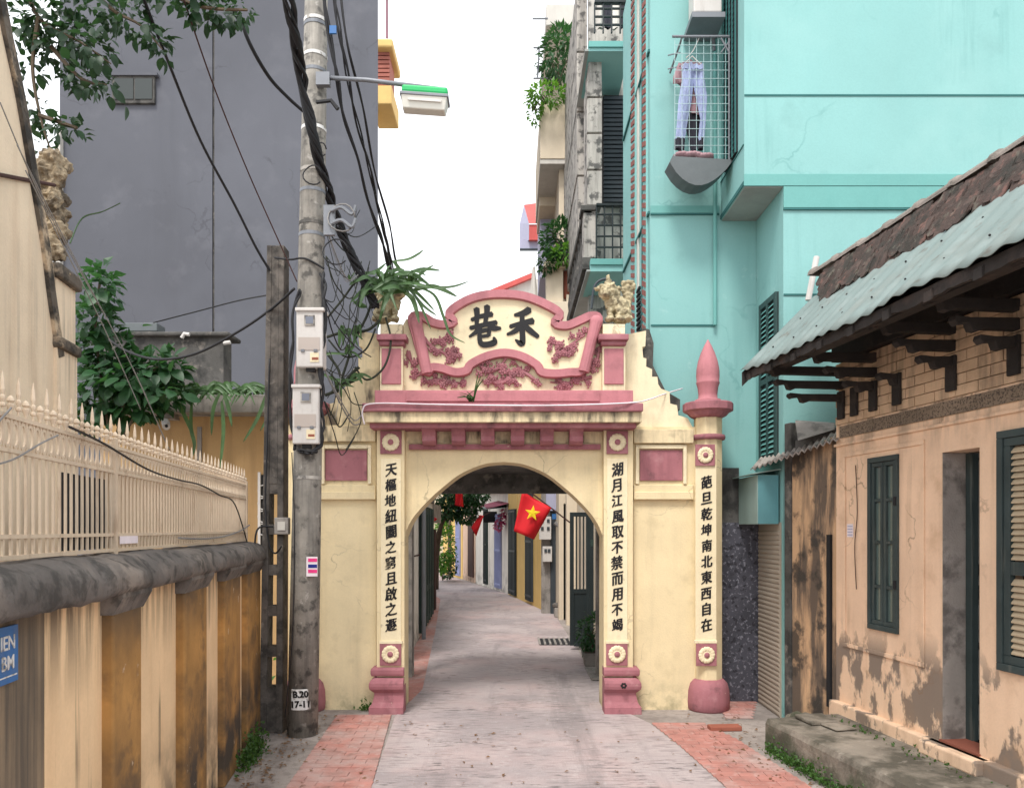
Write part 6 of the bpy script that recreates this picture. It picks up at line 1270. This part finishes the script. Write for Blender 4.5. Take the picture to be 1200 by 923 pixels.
for k in range(22):
    x, y = rr.choice(((378, 250), (382, 300), (380, 350), (379, 430), (380, 470))); x1, y1 = rr.uniform(395, 445), y + rr.uniform(-40, 70); d = rr.uniform(10, 45)
    M().tube(cr([W(x, y, 7.45), W((x*2+x1)/3 + rr.uniform(-5, 5), (y*2+y1)/3 + d*.7, 7.6), (W((x+2*x1)/3 + rr.uniform(-8, 8), (y+2*y1)/3 + d, 7.9)), W(x1, y1, 8.25)], 7), rr.uniform(.003, .008), 5).build('wire', MT[rr.choice(('black', 'black', 'stem', 'greyc'))], ct, True)
for k in range(16):
    x = rr.uniform(384, 440); y = rr.uniform(300, 460); L_ = rr.uniform(20, 70)
    M().tube(cr([W(x, y, 8.2), W(x + rr.uniform(-10, 10), y + L_*.5, 8.2), W(x + rr.uniform(-16, 16), y + L_, 8.25)], 6), rr.uniform(.003, .006), 5).build('creeper', MT['stem'], ct, True)
ib = T('insulator_bracket', 'galvanised bracket plate holding cables on the pole', 'bracket', W(390, 270, 7.3))
M().rb(379, 392, 240, 275, 7.32, 7.36).build('plate', MT['galv'], ib); 
for y in (247, 262): M().tube(cr([W(388, y, 7.3), W(400, y-4, 7.3), (W(412, y+4, 7.3)), W(417, y-6, 7.3)], 4), .018, 7).build('hook', MT['galv'], ib)
M().tube([W(371, 120, 7.32), W(388, 118, 7.3), W(396, 128, 7.3)], .02, 6).build('cable_clamp', MT['black'], label='black cable clamp on the pole below the lamp arm', cat='clamp'); M().rb(386, 394, 30, 39, 7.28, 7.3).build('pole_tag', MT['blue'], label='small blue tag on the cables high on the pole', cat='sign')
# ================================================================ weeds, moss and litter
def scatter(name, label, n, fn, L, wd, mt, seed, cat=None):
    rr = random.Random(seed); m = M()
    for i in range(n):
        p = fn(rr); d = Vector((rr.uniform(-1, 1), rr.uniform(-1, 1), rr.uniform(.2, 1.3))); s = rr.uniform(.5, 1.4); m.leaf(p, d, Vector((rr.uniform(-1, 1), rr.uniform(-1, 1), .4)), L*s, wd*s)
    return m.build(name, MT[mt], None, recalc=False, label=label, kind='stuff')
scatter('weeds', 'green weeds and moss at the foot of the raised ledge', 1500, lambda q: LE @ Vector((-abs(q.gauss(0, 1.1)) - .1, -abs(q.gauss(0, .045)) + .01, abs(q.gauss(0, .05)))), .028, .017, 'leafg', 1)
scatter('weeds', 'green weeds at the foot of the boundary wall by the pole', 900, lambda q: LW @ Vector((6.75 + q.gauss(0, .22), .09 + abs(q.gauss(0, .05)), abs(q.gauss(0, .09)))), .035, .022, 'leafg', 2)
scatter('weeds', 'small weeds behind the slotted pole', 120, lambda q: Vector((W(312, 0, 7.9).x + q.gauss(0, .14), 7.95 + q.gauss(0, .1), abs(q.gauss(0, .22)))), .09, .06, 'leafb', 3)
scatter('weeds', 'weeds at the foot of the left gate wing', 60, lambda q: Vector((W(428, 0, 8.4).x + q.gauss(0, .06), 8.46, abs(q.gauss(0, .04)))), .05, .02, 'leafg', 4)
scatter('weeds', 'small weeds along the top of the raised ledge', 90, lambda q: LE @ Vector((-abs(q.gauss(0, 1.3)), .55 + q.gauss(0, .05), .30)), .03, .02, 'leafg', 6)
rr = random.Random(6); m = M()
for i in range(420):
    y = rr.uniform(5.7, 8.3)
    if rr.random() < .62: x = -1.98 + .18*rr.gauss(0, 1) - .12*(y-6)
    elif rr.random() < .5: x = rr.uniform(-1.4, 1.9)
    else: x = 2.15 + rr.gauss(0, .18)
    if x < -1.366-.1533*y+.08: continue
    a = rr.uniform(0, 6.28); s = rr.uniform(.012, .04)
    m.leaf(Vector((x, y, .016)), Vector((math.cos(a), math.sin(a), rr.uniform(0, .25))), Vector((rr.uniform(-.5, .5), rr.uniform(-.5, .5), 1)), s*1.6, s*.8)
m.build('fallen_leaves', MT['leafdry'], None, recalc=False, label='dry fallen leaves scattered over the paving', kind='stuff')
M().box(-.05, .05, -.03, .03, 0, .02).build('litter_scrap', MT['litter'], None, xf=Matrix.Translation(GP(296, 872)) @ Matrix.Rotation(.5, 4, 'Z') @ Matrix.Rotation(.3, 4, 'X'), bev=.008, label='crumpled pale scrap of litter by the pole foot', cat='litter')
tf = T('grass_tuft', 'dry grass tuft growing from the pink plinth of the gate', 'grass', W(552, 471, 8.2)); r = random.Random(77)
for k in range(14): strap(tf, [W(552 + r.uniform(-3, 3), 471, 8.2), W(552 + r.uniform(-6, 3), 465, 8.15), W(550 + r.uniform(-16, 8), 460 + r.uniform(-4, 8), 8.1)], .004, 'leafs')
for k in range(3): strap(tf, [W(555, 471, 8.2), W(557 + k, 455, 8.15), W(561 + 3*k, 436 + 4*k, 8.1)], .006, 'leafs')
